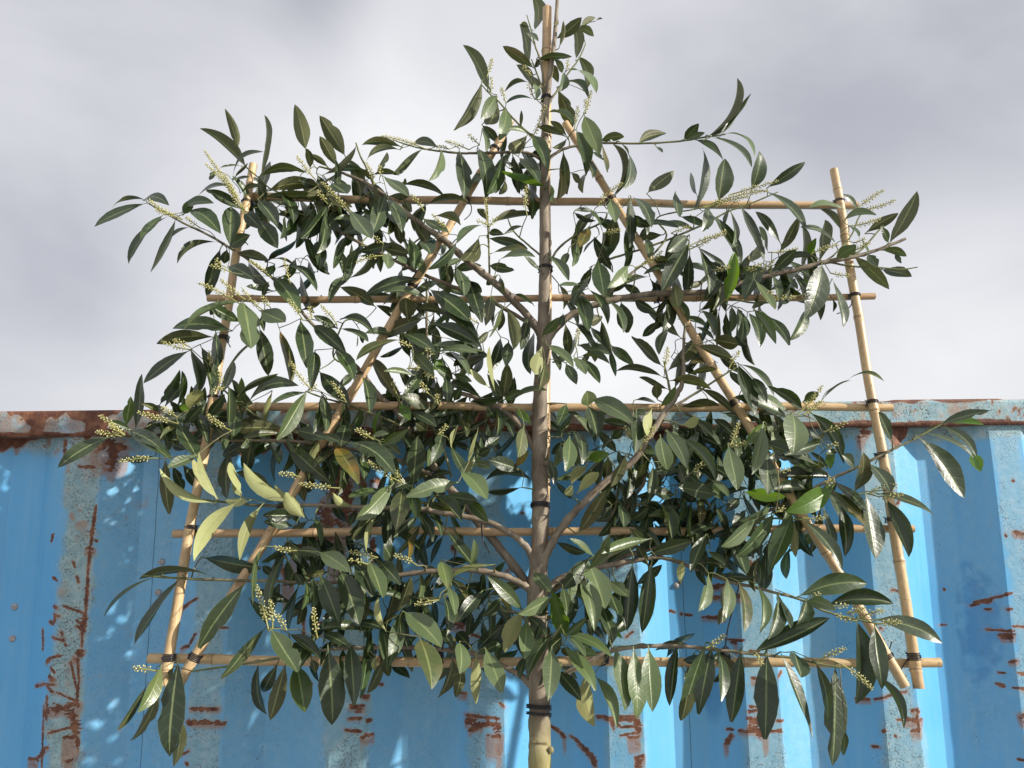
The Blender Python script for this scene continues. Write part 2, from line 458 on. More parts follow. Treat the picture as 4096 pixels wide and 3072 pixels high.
# scratches and dents that have rusted: crop, x0,y0, x1,y1, width, drip length, drip strength (crop pixels)
RUST = """N 790 -60 770 330 13 20 .3|N 765 330 745 480 30 30 .5|N 740 480 738 620 8 0 0|N 735 640 690 690 50 60 .6|N 700 700 712 890 9 10 .3|N 640 740 690 960 8 10 .2|N 712 890 695 1080 14 0 0
N 430 1160 710 1110 52 60 .4|N 650 1120 690 1330 60 60 .5|N 600 1190 700 1200 40 0 0|N 430 1040 425 1230 26 30 .4|N 390 1130 378 1700 11 0 0|N 205 1612 320 1590 14 90 .5|N 310 1600 430 1478 26 150 .6|N 580 1390 700 1385 14 190 .7|N 700 1390 700 1480 22 100 .5|N 600 1590 650 1580 14 90 .5
N 415 745 460 710 26 30 .4|N 450 710 560 685 8 0 0|N 270 975 400 935 11 25 .3|N 420 935 515 935 8 10 .3|N 420 950 490 1000 14 20 .3|N 450 870 490 890 26 30 .4|N 465 790 500 830 10 20 .3|N 480 530 580 560 9 10 .2|N 580 260 760 325 7 10 .1|N 480 260 530 280 18 20 .4|N 490 330 540 350 12 15 .3|N 500 350 500 400 24 20 .4|N 440 400 480 415 20 20 .4|N 345 480 355 560 16 40 .5|N 355 560 355 650 8 0 0|N 520 40 460 20 9 20 .2|N 690 0 710 60 12 0 0|N 520 1000 700 1080 7 10 .2|N 450 1350 640 1300 5 0 0|N 560 480 600 600 6 0 0|N 690 380 760 440 8 10 .3|N 690 430 750 480 8 10 .3
N 1565 295 1640 240 14 60 .3|N 1640 240 1720 200 8 20 .2|N 1560 640 1650 600 14 50 .3|N 1650 600 1710 500 11 20 .3|N 1670 1140 1910 1145 20 40 .2|N 1640 1255 1955 1262 26 50 .3|N 1370 1455 1400 1450 14 20 .4|N 1570 1550 1660 1495 9 20 .3|N 1580 1450 1620 1445 10 20 .4|N 1630 1600 1645 1620 10 0 0|N 1890 448 1990 448 4 0 0
R 355 1190 470 1215 12 0 0|R 360 1240 440 1235 22 20 .3|R 470 1210 640 1225 12 0 0|R 365 1275 640 1270 22 30 .3|R 620 1280 640 1370 52 230 .5|R 380 1330 460 1290 12 0 0|R 540 1370 650 1375 16 190 .6|R 400 1330 520 1280 8 0 0|R 530 1215 550 1260 10 0 0|R 1090 1335 1210 1420 12 0 0|R 1195 1420 1215 1440 18 120 .6|R 1265 1425 1360 1490 12 0 0|R 1340 1480 1470 1600 26 120 .6|R 1440 1590 1470 1640 34 80 .6
R 1490 1225 1835 1205 14 40 .3|R 1560 1235 1840 1240 14 20 .2|R 1600 1250 1620 1300 22 30 .4|R 1800 1210 1840 1340 40 50 .3|R 1700 1290 1840 1300 12 10 .2|R 1680 1370 1840 1345 7 10 .2|R 1750 1385 1840 1383 9 120 .5|R 1630 1250 1690 1300 10 10 .2|R 1810 1560 1880 1545 14 160 .8|R 1830 1570 1840 1659 34 60 .6|R 650 1095 685 1130 14 0 0|R 290 1015 355 1010 10 60 .4|R 250 420 360 390 40 60 .5|R 360 490 500 525 7 10 .2|R 230 380 330 470 36 60 .4
S 1085 1330 1210 1330 10 60 .3|S 1085 1345 1190 1360 7 0 0|S 1075 1440 1185 1440 13 30 .3|S 1045 1540 1185 1553 11 30 .2|S 1190 1600 1275 1583 18 100 .5|S 1140 1385 1180 1385 6 0 0|S 1190 1250 1240 1255 22 40 .4|S 1150 400 1235 450 10 30 .4|S 1160 460 1230 470 12 20 .4|S 1160 515 1250 515 7 0 0|S 650 480 650 830 14 0 0|S 480 300 540 300 30 170 .9|S 790 640 840 640 30 90 .6|S 1980 500 2090 560 10 20 .2|S 1980 600 2080 640 60 120 .6|S 2100 720 2212 740 7 0 0|S 2080 1410 2200 1420 14 20 .4|S 2090 1470 2212 1500 30 60 .4|S 2120 1540 2212 1500 16 60 .5
S 0 1480 10 1480 14 20 .4|S 740 1170 730 1175 12 0 0|S 1260 1470 1240 1460 22 10 .3|S 1350 1170 1340 1165 14 0 0
U 560 440 500 800 95 240 .8|U 640 700 600 1000 70 240 .7|U 430 900 520 1250 120 260 .8|U 560 1150 240 1250 100 260 .8|U 720 620 780 760 40 130 .5|U 840 700 900 690 26 120 .5|U 850 1200 850 1380 26 60 .5|U 20 1450 60 1560 30 120 .7|U 1530 1270 1560 1280 26 60 .5|U 140 1290 400 1290 60 200 .7|U 700 940 640 1050 50 100 .6
Q 765 120 855 80 16 50 .4|Q 745 195 995 168 14 55 .4|Q 705 375 865 365 16 40 .3|Q 885 550 1010 548 10 0 0|Q 915 555 950 580 18 90 .5|Q 0 520 60 470 10 20 .2|Q 1040 1215 1150 1225 22 20 .3|Q 1060 1250 1190 1240 26 40 .4|Q 980 1330 1200 1325 10 40 .4|Q 1060 1290 1190 1370 34 130 .6|Q 1080 870 1140 880 10 120 .6|Q 1060 1110 1120 1120 16 0 0|Q 1040 1160 1120 1150 16 0 0|Q 1290 1240 1345 1235 14 10 .3|Q 1200 1325 1335 1322 8 20 .3|Q 890 1332 935 1332 14 10 .2|Q 925 1385 885 1460 26 110 .4|Q 415 320 460 332 8 0 0|Q 550 350 605 358 7 0 0|Q 510 345 518 346 12 0 0|Q 500 70 505 76 12 0 0|Q 1310 850 1335 820 14 40 .4|Q 1060 640 1140 645 8 0 0
PP 1805 268 1940 190 20 10 .2|PP 1930 195 2065 140 9 0 0|PP 1900 240 1935 215 14 0 0|PP 1918 470 2092 466 8 0 0|PP 1995 510 2098 492 12 40 .3|PP 2020 530 2080 520 30 40 .5|PP 2066 735 2120 722 14 40 .4|PP 1990 940 2038 948 14 0 0|PP 2100 958 2225 968 14 0 0|PP 2125 825 2240 850 9 10 .2|PP 910 1058 1000 1025 13 30 .3|PP 1000 1025 1170 982 8 20 .2|PP 785 1072 875 1070 10 40 .4|PP 1140 1225 1300 1232 26 60 .4|PP 1090 1225 1160 1224 6 0 0|PP 1215 1145 1275 1150 20 40 .4|PP 1210 1318 1290 1310 14 80 .4|PP 1255 1180 1275 1340 12 20 .3|PP 900 1470 945 1470 14 20 .3|PP 1040 115 1100 128 6 20 .2|PP 1560 445 1618 440 8 0 0|PP 2160 1190 2225 1170 50 90 .5|PP 2200 1200 2215 1400 34 100 .5|PP 2145 1575 2185 1575 10 20 .3|PP 2190 1400 2225 1560 14 100 .3|PP 1590 130 1590 135 12 0 0|PP 1900 295 1935 295 9 0 0|PP 2040 285 2070 275 12 20 .2|PP 2080 425 2212 435 7 0 0|PP 940 440 960 450 12 0 0|PP 980 1320 975 1330 14 0 0|PP 1070 1365 1075 1370 12 0 0|PP 2000 838 2040 836 4 0 0
T 150 560 145 690 30 60 .7|T 430 590 600 600 95 240 .8|T 560 620 540 800 60 110 .7|T 425 1130 375 1490 16 20 .3|T 350 1490 400 1500 26 60 .6|T 375 1500 360 1640 20 60 .4|T 230 1610 245 1659 9 0 0|T 280 790 420 800 8 0 0|T -400 560 -360 620 26 60 .6|T 420 1420 430 1430 10 0 0|T 20 1380 0 1440 22 0 0
V 1850 1400 1960 1385 20 60 .5|V 1840 1500 2060 1460 16 60 .4|V 2120 1190 2212 1230 60 80 .5|V 1780 1240 1790 1260 12 0 0|V 60 1260 70 1250 16 0 0|V 1000 1210 1100 1170 14 30 .5|V 200 760 190 762 12 0 0
I 2090 1580 2225 1600 40 40 .5|I 2010 1590 2020 1610 14 20 .3|I 2080 1130 2085 1135 16 0 0|I 780 760 830 700 60 120 .5|I 1070 1340 1110 1310 20 10 .3|I 1220 470 1230 480 10 60 .6"""
def wear_maps(X, Z, rail=False):
    h, w = X.shape
    rust = np.zeros_like(X)
    # right edges of ribs etc. in profile terms
    u = np.mod(X - XA, PITCHX) / PITCHX          # outer flat is .75..1
    n1 = fbm(X, Z, 9, 4, 3); n2 = fbm(X, Z, 40, 3, 5)
    idx = np.floor((X - XA) / PITCHX)
    d = np.minimum(np.abs(u - 0.875), 1 - np.abs(u - 0.875))
    ribno = np.floor((X - XA) / PITCHX + 0.6)
    rr_ = np.random.RandomState(4).rand(80)[(ribno.astype(int) + 40) % 80]
    weather = np.clip((0.135 + 0.05 * rr_ - d + (n1 - 0.5) * 0.16 + (n2 - .5) * .06) / 0.055, 0, 1)
    amt = np.where(X < -0.80, 1.0, 0.45 + 0.45 * rr_) * np.clip(1.25 - np.clip((n1 - .5) * 2.2, 0, 1), .3, 1)
    weather = weather * amt
    weather = np.maximum(weather, 0.25 * np.clip((fbm(X, Z * 0.3, 5, 3, 9) - 0.52) * 6, 0, 1))
    # weathered band under the rail
    if not rail:
        weather = np.maximum(weather, np.clip((Z - (RB - 0.035) + (n1 - 0.5) * 0.06) / 0.02, 0, 1) * 0.85)
    fresh = np.zeros_like(X)
    def world(c, x, y):
        px, py = cp(c, x, y); p = wallpt(px, py, 0.012)
        return p.x, p.z, p
    ppm = K * 1.55 / FPX                         # metres per crop pixel
    jit = (fbm(X, Z * 2.2, 150, 3, 21) - 0.5)
    jit2 = (fbm(X, Z, 45, 3, 22) - 0.5)
    if not rail:
        for ln in RUST.replace('\n', '|').split('|'):
            a = ln.split()
            if len(a) < 8: continue
            x0, z0, _ = world(a[0], float(a[1]), float(a[2])); x1, z1, _ = world(a[0], float(a[3]), float(a[4]))
            wd = float(a[5]) * ppm * 0.42; dl = float(a[6]) * ppm * 1.35; ds = float(a[7]) * 1.7
            pad = wd * 3 + 0.012
            sel = (X > min(x0, x1) - pad) & (X < max(x0, x1) + pad) & (Z < max(z0, z1) + pad) & (Z > min(z0, z1) - pad - dl)
            if not sel.any(): continue
            xs, zs = X[sel], Z[sel]
            dx, dz = x1 - x0, z1 - z0
            L2 = dx * dx + dz * dz + 1e-9
            t = np.clip(((xs - x0) * dx + (zs - z0) * dz) / L2, 0, 1)
            dist = np.hypot(xs - (x0 + dx * t), zs - (z0 + dz * t))
            wl = wd * (0.75 + 0.5 * np.sin(t * 9 + x0 * 50) ** 2) * np.clip(4 * t * (1 - t) + 0.35, 0, 1) if L2 > 1e-5 else wd
            core = np.clip(1.2 - (dist - wl + (jit[sel] * 2.4 + jit2[sel]) * max(wd, .0012) * 1.7) / 0.0022, 0, 1)
            rv = core
            if dl > 0:
                below = (z0 + dz * t) - zs
                dr = np.clip(1 - below / dl, 0, 1) * (below > 0) * np.clip(1.2 - np.abs(xs - (x0 + dx * t)) / (wd * 1.3 + .002), 0, 1) * ds
                rv = np.maximum(rv, np.minimum(dr * (1.3 + 2.2 * jit2[sel]) * 1.25, 0.5))
            halo = 0.30 * np.exp(-np.maximum(dist - wd, 0) / 0.0045) * np.clip(1 + 3 * jit2[sel], 0, 2)
            rust[sel] = np.maximum(rust[sel], np.maximum(rv, np.minimum(halo, .42)))
        # deep blue retouched paint in one bay at the right
        cx, cz, _ = world('PP', 1860, 500)
        e = ((X - cx) / 0.040) ** 2 + ((Z - cz - .01) / 0.13) ** 2 + (n1 - 0.5) * 2.6
        fresh = np.clip((1.0 - e) * 3.0, 0, 1) * (u > 0.28) * (u < 0.74) * .6 * np.clip(.4 + (n2 - .4) * 4, 0, 1)
        cx, cz, _ = world('Q', 780, 1090)
        e = ((X - cx) / 0.018) ** 2 + ((Z - cz) / 0.06) ** 2 + (n1 - 0.5) * 2
        fresh = np.maximum(fresh, np.clip((1.0 - e) * 1.2, 0, 1) * .6)
        # rust creeping down from beneath the rail
        top = fbm(X, Z * 0.05, 14, 3, 31)
        rust = np.maximum(rust, np.clip((Z - (RB - 0.004 - 0.05 * np.clip(top - 0.52, 0, 1) * 4)) / 0.01, 0, 1) * np.clip(0.3 + (top - 0.42) * 3, 0, .9))
        # patchy flaking on the two most worn ribs
        fl = np.clip((fbm(X, Z, 30, 4, 41) - 0.56) * 9, 0, 1) * np.clip((Z - 2.30) / 0.08, 0, 1) * weather
        rust = np.maximum(rust, fl * np.where(X < -0.75, 0.55, 0.20))
        grime = np.clip((fbm(X, Z, 22, 4, 43) - 0.47) * 3, 0, 1) * weather * np.where(X < -0.75, 0.34, 0.12)
        rust = np.maximum(rust, grime)
    return weather, rust, fresh

def grid_mesh(name, xs, zs, yfun, material, parent, rail=False):
    X, Z = np.meshgrid(xs, zs)
    Y = yfun(X, Z)
    nz_, nx_ = X.shape
    me = bpy.data.meshes.new(name)
    off = parent.location
    co = np.stack([X - off.x, Y - off.y, Z - off.z], -1).reshape(-1, 3).astype(np.float32)
    me.vertices.add(nx_ * nz_); me.vertices.foreach_set('co', co.ravel())
    i = np.arange((nz_ - 1) * (nx_ - 1)); r = i // (nx_ - 1); c = i % (nx_ - 1)
    a = r * nx_ + c
    q = np.stack([a, a + 1, a + nx_ + 1, a + nx_], -1).astype(np.int32)
    me.loops.add(q.size); me.loops.foreach_set('vertex_index', q.ravel())
    me.polygons.add(len(q)); me.polygons.foreach_set('loop_start', np.arange(len(q), dtype=np.int32) * 4)
    me.polygons.foreach_set('loop_total', np.full(len(q), 4, dtype=np.int32))
    me.update(calc_edges=True)
    wv, rv, fv = wear_maps(X, Z, rail)
    return me, X, Z, wv, rv, fv
def finish_grid(me, name, wv, rv, fv, material, parent, smooth=False):
    at = me.attributes.new('wear', 'FLOAT_COLOR', 'POINT')
    col = np.stack([wv, rv, fv, np.ones_like(wv)], -1).astype(np.float32)
    at.data.foreach_set('color', col.ravel())
    me.materials.append(material)
    me.polygons.foreach_set('use_smooth', np.full(len(me.polygons), smooth))
    me.validate(); me.update()
    o = bpy.data.objects.new(name, me)
    return link(o, parent)

container = thing('shipping_container', 'rusty light blue corrugated steel shipping container behind the tied laurel', 'container', (0, 1.2, 0))
HL = 3.03                         # half length
folds = []
k = -20
while XA + k * PITCHX < HL + 1:
    for j in range(4):
        x = XA + k * PITCHX + j * SLW
        if -HL + 0.1 < x < HL - 0.1: folds.append(x)
    k += 1
fine = np.arange(-1.30, 1.30, 0.0021)
xs = np.unique(np.round(np.concatenate([[-HL + 0.08, HL - 0.08], folds, fine]), 5))
zs = np.unique(np.concatenate([[0.16, 0.8, 1.4], np.arange(1.72, RB + 0.004, 0.0021)]))
def wally(X, Z):
    y = prof(X) * DEPTH
    y += (fbm(X, Z, 3.0, 3, 51) - 0.5) * 0.006       # dents
    y += (fbm(X, Z, 11.0, 2, 52) - 0.5) * 0.0016
    return y
me, X, Z, wv, rv, fv = grid_mesh('side_panel', xs, zs, wally, PAINT, container)
finish_grid(me, 'side_panel', wv, rv, fv, PAINT, container, smooth=True)
# top rail: a square tube, slightly bent along its top edge
xs2 = np.concatenate([[-HL], np.arange(-1.30, 1.30, 0.0025), [HL]])
rh = RT - RB
sec = []                          # cross section: underside, face, top
for s in np.linspace(0, 1, 4): sec.append((0.045 - 0.055 * s, RB))
for s in np.linspace(0.04, 0.96, 24): sec.append((-0.012 - (0.0 if 0.04 < s < 0.96 else -0.002), RB + rh * s))
for s in np.linspace(0, 1, 6): sec.append((-0.010 + 0.07 * s, RT))
sec = np.array(sec)
S = np.arange(len(sec))
Xr, Sr = np.meshgrid(xs2, S)
topw = np.clip((sec[:, 1] - RB) / rh, 0, 1)[Sr]
bump_ = (fbm(Xr, Xr * 0, 4.2, 3, 61) - 0.5)
Zr = sec[Sr, 1] + topw * (np.clip(bump_, 0.13, .19) - .13) * 0.04
Yr = sec[Sr, 0] + (fbm(Xr, Zr, 6, 3, 62) - 0.5) * 0.007
me = bpy.data.meshes.new('top_rail')
nz_, nx_ = Xr.shape
co = np.stack([Xr - container.location.x, Yr - container.location.y, Zr], -1).reshape(-1, 3).astype(np.float32)
me.vertices.add(nx_ * nz_); me.vertices.foreach_set('co', co.ravel())
i = np.arange((nz_ - 1) * (nx_ - 1)); r_ = i // (nx_ - 1); c_ = i % (nx_ - 1); a = r_ * nx_ + c_
q = np.stack([a, a + 1, a + nx_ + 1, a + nx_], -1).astype(np.int32)
me.loops.add(q.size); me.loops.foreach_set('vertex_index', q.ravel())
me.polygons.add(len(q)); me.polygons.foreach_set('loop_start', np.arange(len(q), dtype=np.int32) * 4)
me.polygons.foreach_set('loop_total', np.full(len(q), 4, dtype=np.int32)); me.update(calc_edges=True)
s01 = np.clip((Zr - RB) / rh, 0, 1.2)
n1 = fbm(Xr, Zr, 18, 4, 71); n2 = fbm(Xr, Zr * 0.12, 26, 3, 72); n3 = fbm(Xr, Zr, 70, 3, 73)
weather = np.clip(0.95 + (n1 - 0.5) * 1.2, 0, 1)
leftw = np.clip((-0.35 - Xr) * 2.0, 0, 1)
rust = np.clip((0.20 + (n1 - 0.5) * 0.30 - s01) / 0.05, 0, 1)                     # lower lip
rust = np.maximum(rust, np.clip((s01 - (0.93 - 0.25 * leftw) + (n2 - 0.5) * 1.5 * (0.25 + .75 * leftw)) / 0.10, 0, 1) * (0.9 - 0.25 * leftw))   # top edge, dripping
rust = np.maximum(rust, np.clip((n2 * .6 + n1 * .4 - (0.60 - 0.10 * leftw)) * 7, 0, 1) * (0.45 + .2 * leftw))
rust = np.maximum(rust, np.clip((n3 - 0.66) * 9, 0, 1) * 0.6)
rust = np.maximum(rust, (Sr < 4) * 0.9)
rust = np.maximum(rust, np.clip(0.06 + 0.24 * leftw + (n3 - .4) * 0.9 * (.5 + .5 * leftw), 0, .42))
weather = weather * (1 - .0 * leftw)
mid = np.clip(1 - np.abs(Xr) / 0.5, 0, 1)
rust = np.maximum(rust, mid * np.clip((n1 - 0.47) * 6, 0, 1) * .8)
finish_grid(me, 'top_rail', weather, rust, np.zeros_like(rust), PAINT, container, smooth=True)

# the rest of the box: coarse, it is only seen from the sides
def boxmesh(mb, x0, x1, y0, y1, z0, z1, mi=0):
    v = [Vector((x, y, z)) for x in (x0, x1) for y in (y0, y1) for z in (z0, z1)]
    mb.add(v, [(0, 1, 3, 2), (4, 6, 7, 5), (0, 4, 5, 1), (2, 3, 7, 6), (0, 2, 6, 4), (1, 5, 7, 3)], mi=mi)
PLAIN = simple('container_blue', (0.08, 0.26, 0.48), (0.17, 0.36, 0.50), 6, 0.5, 0.2)
mb = MB(); boxmesh(mb, -HL + .01, HL - .01, 0.062, 2.40, RT - 0.03, RT - 0.006); mb.build('roof', PLAIN, container, False)
mb = MB(); boxmesh(mb, -HL, HL, -0.012, 0.10, 0.02, 0.158); mb.build('bottom_rail', PLAIN, container, False)
for x0 in (-HL, HL - 0.08):
    mb = MB(); boxmesh(mb, x0 + (-.06 if x0 < 0 else .001), x0 + (.079 if x0 < 0 else .14), -0.016, 0.13, 0.0, RT + 0.012); mb.build('corner_post', PLAIN, container, False)
def corr_wall(name, pts_from, horizontal_axis):
    mb = MB(); vs = []; fs = []
    n = len(pts_from)
    for (x, y) in pts_from: vs += [Vector((x, y, 0.16)), Vector((x, y, RT - 0.031))]
    for i in range(n - 1): fs.append((2 * i, 2 * i + 2, 2 * i + 3, 2 * i + 1))
    mb.add(vs, fs); mb.build(name, PLAIN, container, False)
ys = np.arange(0.131, 2.41, 0.07)
for sx in (-1, 1):
    corr_wall('end_panel', [(sx * (HL - (0, 0, .036, .036)[i % 4]), y) for i, y in enumerate(ys)], 'y')
xx = np.arange(-HL, HL, 0.07)
corr_wall('back_panel', [(x, 2.402 - (0, 0, .036, .036)[i % 4]) for i, x in enumerate(xx)], 'x')

# rivets and weld seams of the near side
STEEL = simple('rivet_steel', (0.22, 0.20, 0.19), (0.55, 0.54, 0.54), 300, 0.4)
for (px, py) in ((59, 2427), (50, 2554), (633, 2369), (647, 2248), (2705, 2342), (1678, 2241)):
    p = wallpt(px, py, 0.03); yy = float(wally(np.array([[p.x]]), np.array([[p.z]]))[0, 0])
    p = wallpt(px, py, yy)
    mb = MB(); vs = []; fs = []
    n = 14
    for j, (rr, hh) in enumerate(((0.0072, 0.001), (0.0070, -0.0012), (0.0052, -0.0030), (0.0030, -0.0042))):
        for k in range(n):
            th = 2 * math.pi * k / n
            vs.append(Vector((p.x + rr * math.cos(th), yy + hh, p.z + rr * math.sin(th))))
    for j in range(3):
        for k in range(n): fs.append((j * n + k, j * n + (k + 1) % n, (j + 1) * n + (k + 1) % n, (j + 1) * n + k))
    fs.append(tuple(range(3 * n, 4 * n)))
    mb.add(vs, fs); mb.build('rivet', STEEL, container)
SEAM = simple('seam', (0.03, 0.09, 0.16), (0.07, 0.16, 0.26), 60, 0.6)
for (px, py) in ((585, 2600), (2752, 2700)):
    p = wallpt(px, py, 0.034)
    for dx in (0,):
        pts = []
        for z in np.arange(1.75, RB - 0.002, 0.02):
            yy = float(wally(np.array([[p.x]]), np.array([[z]]))[0, 0])
            pts.append((Vector((p.x + 0.0004 * math.sin(z * 60), yy + 0.0003, z)), 0.0008))
        mb = MB(); tube(mb, pts, 5); mb.build('weld_seam', SEAM, container)
# ------------------------------------------------------------ bamboo trellis
S2 = 1.85172
base = PO(1168, 1445, 0.0)
trellis = thing('bamboo_trellis', 'frame of pale bamboo canes tied with black wire behind the laurel', 'plant trellis', PO(1180, 1425))
def cane(a, b, r, da, db, nodes, tone=0.8, bow=0.0, bd=0.0):
    """straight cane with raised growth rings. a,b overview pixels"""
    A, B = PO(a[0], a[1], da), PO(b[0], b[1], db)
    L = (B - A).length
    sag = (B - A).cross(Vector((0, 1, 0))).normalized() * (bow if bow else random.uniform(-.003, .003)) + Vector((0, bd, 0))
    w1, w2 = random.uniform(0, 6), random.uniform(0, 6)
    wv = (B - A).cross(Vector((0, 1, 0))).normalized()
    pts = []
    n = int(L / 0.012)
    nd = [q * L for q in nodes]
    for i in range(n + 1):
        s = i / n
        p = A.lerp(B, s) + sag * 4 * s * (1 - s) + Vector((random.uniform(-1, 1), random.uniform(-1, 1), random.uniform(-1, 1))) * 0.00015
        pts.append((p, r * (1.02 - 0.06 * s), 0))
    ex = []
    for q in nd:
        for o, m in ((-0.006, 1.03), (-0.0025, 1.15), (0, 1.01), (0.0018, 1.14), (0.005, 1.03)):
            s = (q + o) / L
            if 0.01 < s < 0.99:
                ex.append((A.lerp(B, s) + sag * 4 * s * (1 - s), r * m * (1.02 - 0.06 * s), 1 if o == 0 else 0, s))
    allp = [(p, rr, f, (p - A).dot(B - A) / (L * L)) for p, rr, f in pts] + ex
    allp.sort(key=lambda z: z[3])
    mb = MB()
    tube(mb, [(z[0], z[1]) for z in allp], 14, (tone, 0, 0, 1), vscale=10, hollow=True)
    tint_ = [random.uniform(-.35, .25) for _ in range(len(nd) + 1)]
    cols = [list(c) for c in mb.col]
    for i, z in enumerate(allp):
        seg = sum(1 for q in nd if z[3] * L > q)
        sh = wv * (0.0016 * math.sin(z[3] * 9 + w1) + 0.001 * math.sin(z[3] * 23 + w2)) * min(1, 8 * z[3] * (1 - z[3]) + .0)
        for k in range(14):
            cols[i * 14 + k] = [max(0, min(1, tone + tint_[seg])), 0, 0, 1]
            mb.v[i * 14 + k] = mb.v[i * 14 + k] + sh
    for i, z in enumerate(allp):
        if z[2]:
            for k in range(14): cols[i * 14 + k] = (tone, 0, 0.75, 1)
    mb.col = [tuple(c) for c in cols]
    return mb.build('cane', BAMBOO, trellis), A, B
rn = lambda k, o=0.0: [o + (i + random.uniform(-.12, .12)) / k for i in range(k + 1)]
cane((538, 424), (1852, 444), 0.0088, 0, 0, rn(5, .02), 0.55, 0.0)
cane((449, 644), (1889, 640), 0.0074, 0, 0, rn(6, .05), 0.35, -0.004)
cane((468, 879), (1927, 881), 0.0082, 0, 0, rn(5, .07), 0.7)
cane((375, 1153), (1973, 1142), 0.0076, 0, 0, rn(6, .03), 0.5)
cane((322, 1422), (2031, 1431), 0.0084, 0, 0, rn(6, .09), 0.9, -0.003)
cane((355, 1482), (547, 355), 0.0088, 0.018, 0.018, rn(5, .04), 0.95)
cane((1985, 1488), (1801, 367), 0.0090, 0.018, 0.018, [0.03, 0.20, 0.33, 0.47, 0.66, 0.84, .95], 1.0)
cane((386, 1479), (1103, 262), 0.0088, 0.019, 0.019, rn(6, .06), 0.8)
cane((1955, 1483), (1221, 266), 0.0086, 0.019, 0.019, rn(6, .02), 0.85)
cane((1168, 1500), (1182, 18), 0.0115, -0.006, 0.018, rn(6, .08), 0.8)

def tie(x, y, ax, ay, r, d=0.018, turns=3, tail=None, spread=0.0022, wr=0.00095, cross=True):
    """wire wound round a cane that runs in overview direction (ax, ay)"""
    c = PO(x, y, d)
    turns = max(2, min(turns, 5) - random.choice((0, 1)))
    if tail is None and random.random() < 0.6:
        sg_ = random.choice((-1, 1)); tail = [(x + 7 * sg_, y + random.uniform(-6, 9), .006), (x + random.uniform(11, 17) * sg_, y + random.uniform(4, 20), .004)]
    T = (PO(x + ax, y + ay, d) - c).normalized()
    a = T.cross((CAM - c).normalized()).normalized(); b = T.cross(a)
    mb = MB()
    pts = []
    n = turns * 14
    for i in range(n + 1):
        th = 2 * math.pi * i / 14
        s = (i / n - 0.5) * spread * turns * 1.2
        pts.append((c + T * s + a * (math.cos(th) * (r + wr)) + b * (math.sin(th) * (r + wr)), wr))
    tube(mb, pts, 6)
    if cross:
        for sg in (-1, 1):
            q = [(c + T * (-0.004 * turns * 0.5 * sg) + a * (r + wr * 1.5) + b * 0.0, wr), (c + T * 0.001 - b * (r + wr * 2.2), wr), (c + T * (0.004 * turns * 0.5 * sg) - a * (r + wr * 1.5), wr)]
            # only a small visible diagonal over the binding
            tube(mb, catmull([(c + T * (0.003 * sg) + (a * math.cos(w) + b * math.sin(w)) * (r + 2.2 * wr) + T * (0.002 * sg * math.cos(w)), wr) for w in (0, .8, 1.6, 2.4, 3.14)], 3), 6)
    if tail:
        e = [(c + a * r * 0.4, wr)]
        for (tx, ty, td) in tail: e.append((PO(tx, ty, d + td), wr * 1.15))
        tube(mb, catmull(e, 4), 6)
    return mb.build('wire_tie', WIRE, trellis)
lx = lambda y: 355 + (1482 - y) * 0.1704
rx = lambda y: 1985 - (1488 - y) * 0.1641
ilx = lambda y: 386 + (1479 - y) * 0.5892
irx = lambda y: 1955 - (1483 - y) * 0.6031
CR_ = 0.0094
tie(lx(436), 436, .17, -1, CR_); tie(lx(516), 516, .17, -1, CR_, turns=2); tie(lx(731), 731, .17, -1, CR_, turns=4)
tie(lx(858), 858, .17, -1, CR_); tie(lx(1140), 1140, .17, -1, CR_, turns=4); tie(lx(1422), 1422, .17, -1, CR_, turns=5)
tie(rx(434), 434, .16, 1, CR_, turns=3, tail=[(1817, 455, .0), (1820, 480, .0), (1819, 505, -.01)])
tie(rx(638), 638, .16, 1, CR_, turns=4, tail=[(1838, 660, .004), (1822, 672, -.002), (1808, 678, 0)])
tie(rx(868), 868, .16, 1, CR_, turns=4); tie(rx(984), 984, .16, 1, CR_, turns=4); tie(rx(1122), 1122, .16, 1, CR_, turns=4)
tie(rx(1418), 1418, .16, 1, CR_, turns=6, tail=[(1960, 1425, 0), (1950, 1440, -.004), (1942, 1452, -.006)])
tie(ilx(430), 430, .59, -1, CR_, turns=3, tail=[(1018, 445, .006), (1016, 462, .002), (1003, 475, -.002)])
tie(ilx(321), 321, .59, -1, CR_, turns=3); tie(ilx(810), 810, .59, -1, CR_, turns=3); tie(ilx(1098), 1098, .59, -1, CR_, turns=6); tie(ilx(620), 620, .59, -1, CR_, turns=3)
tie(ilx(1420), 1420, .59, -1, CR_, turns=6, tail=[(428, 1412, .0), (440, 1402, -.004), (444, 1398, -.004)])
tie(irx(430), 430, .6, 1, CR_, turns=5, tail=[(1306, 445, .004), (1318, 455, 0)]); tie(irx(870), 870, .6, 1, CR_, turns=5)
tie(irx(1418), 1418, .6, 1, CR_, turns=4, tail=[(1922, 1400, 0), (1926, 1386, 0)]); tie(irx(640), 640, .6, 1, CR_, turns=4)
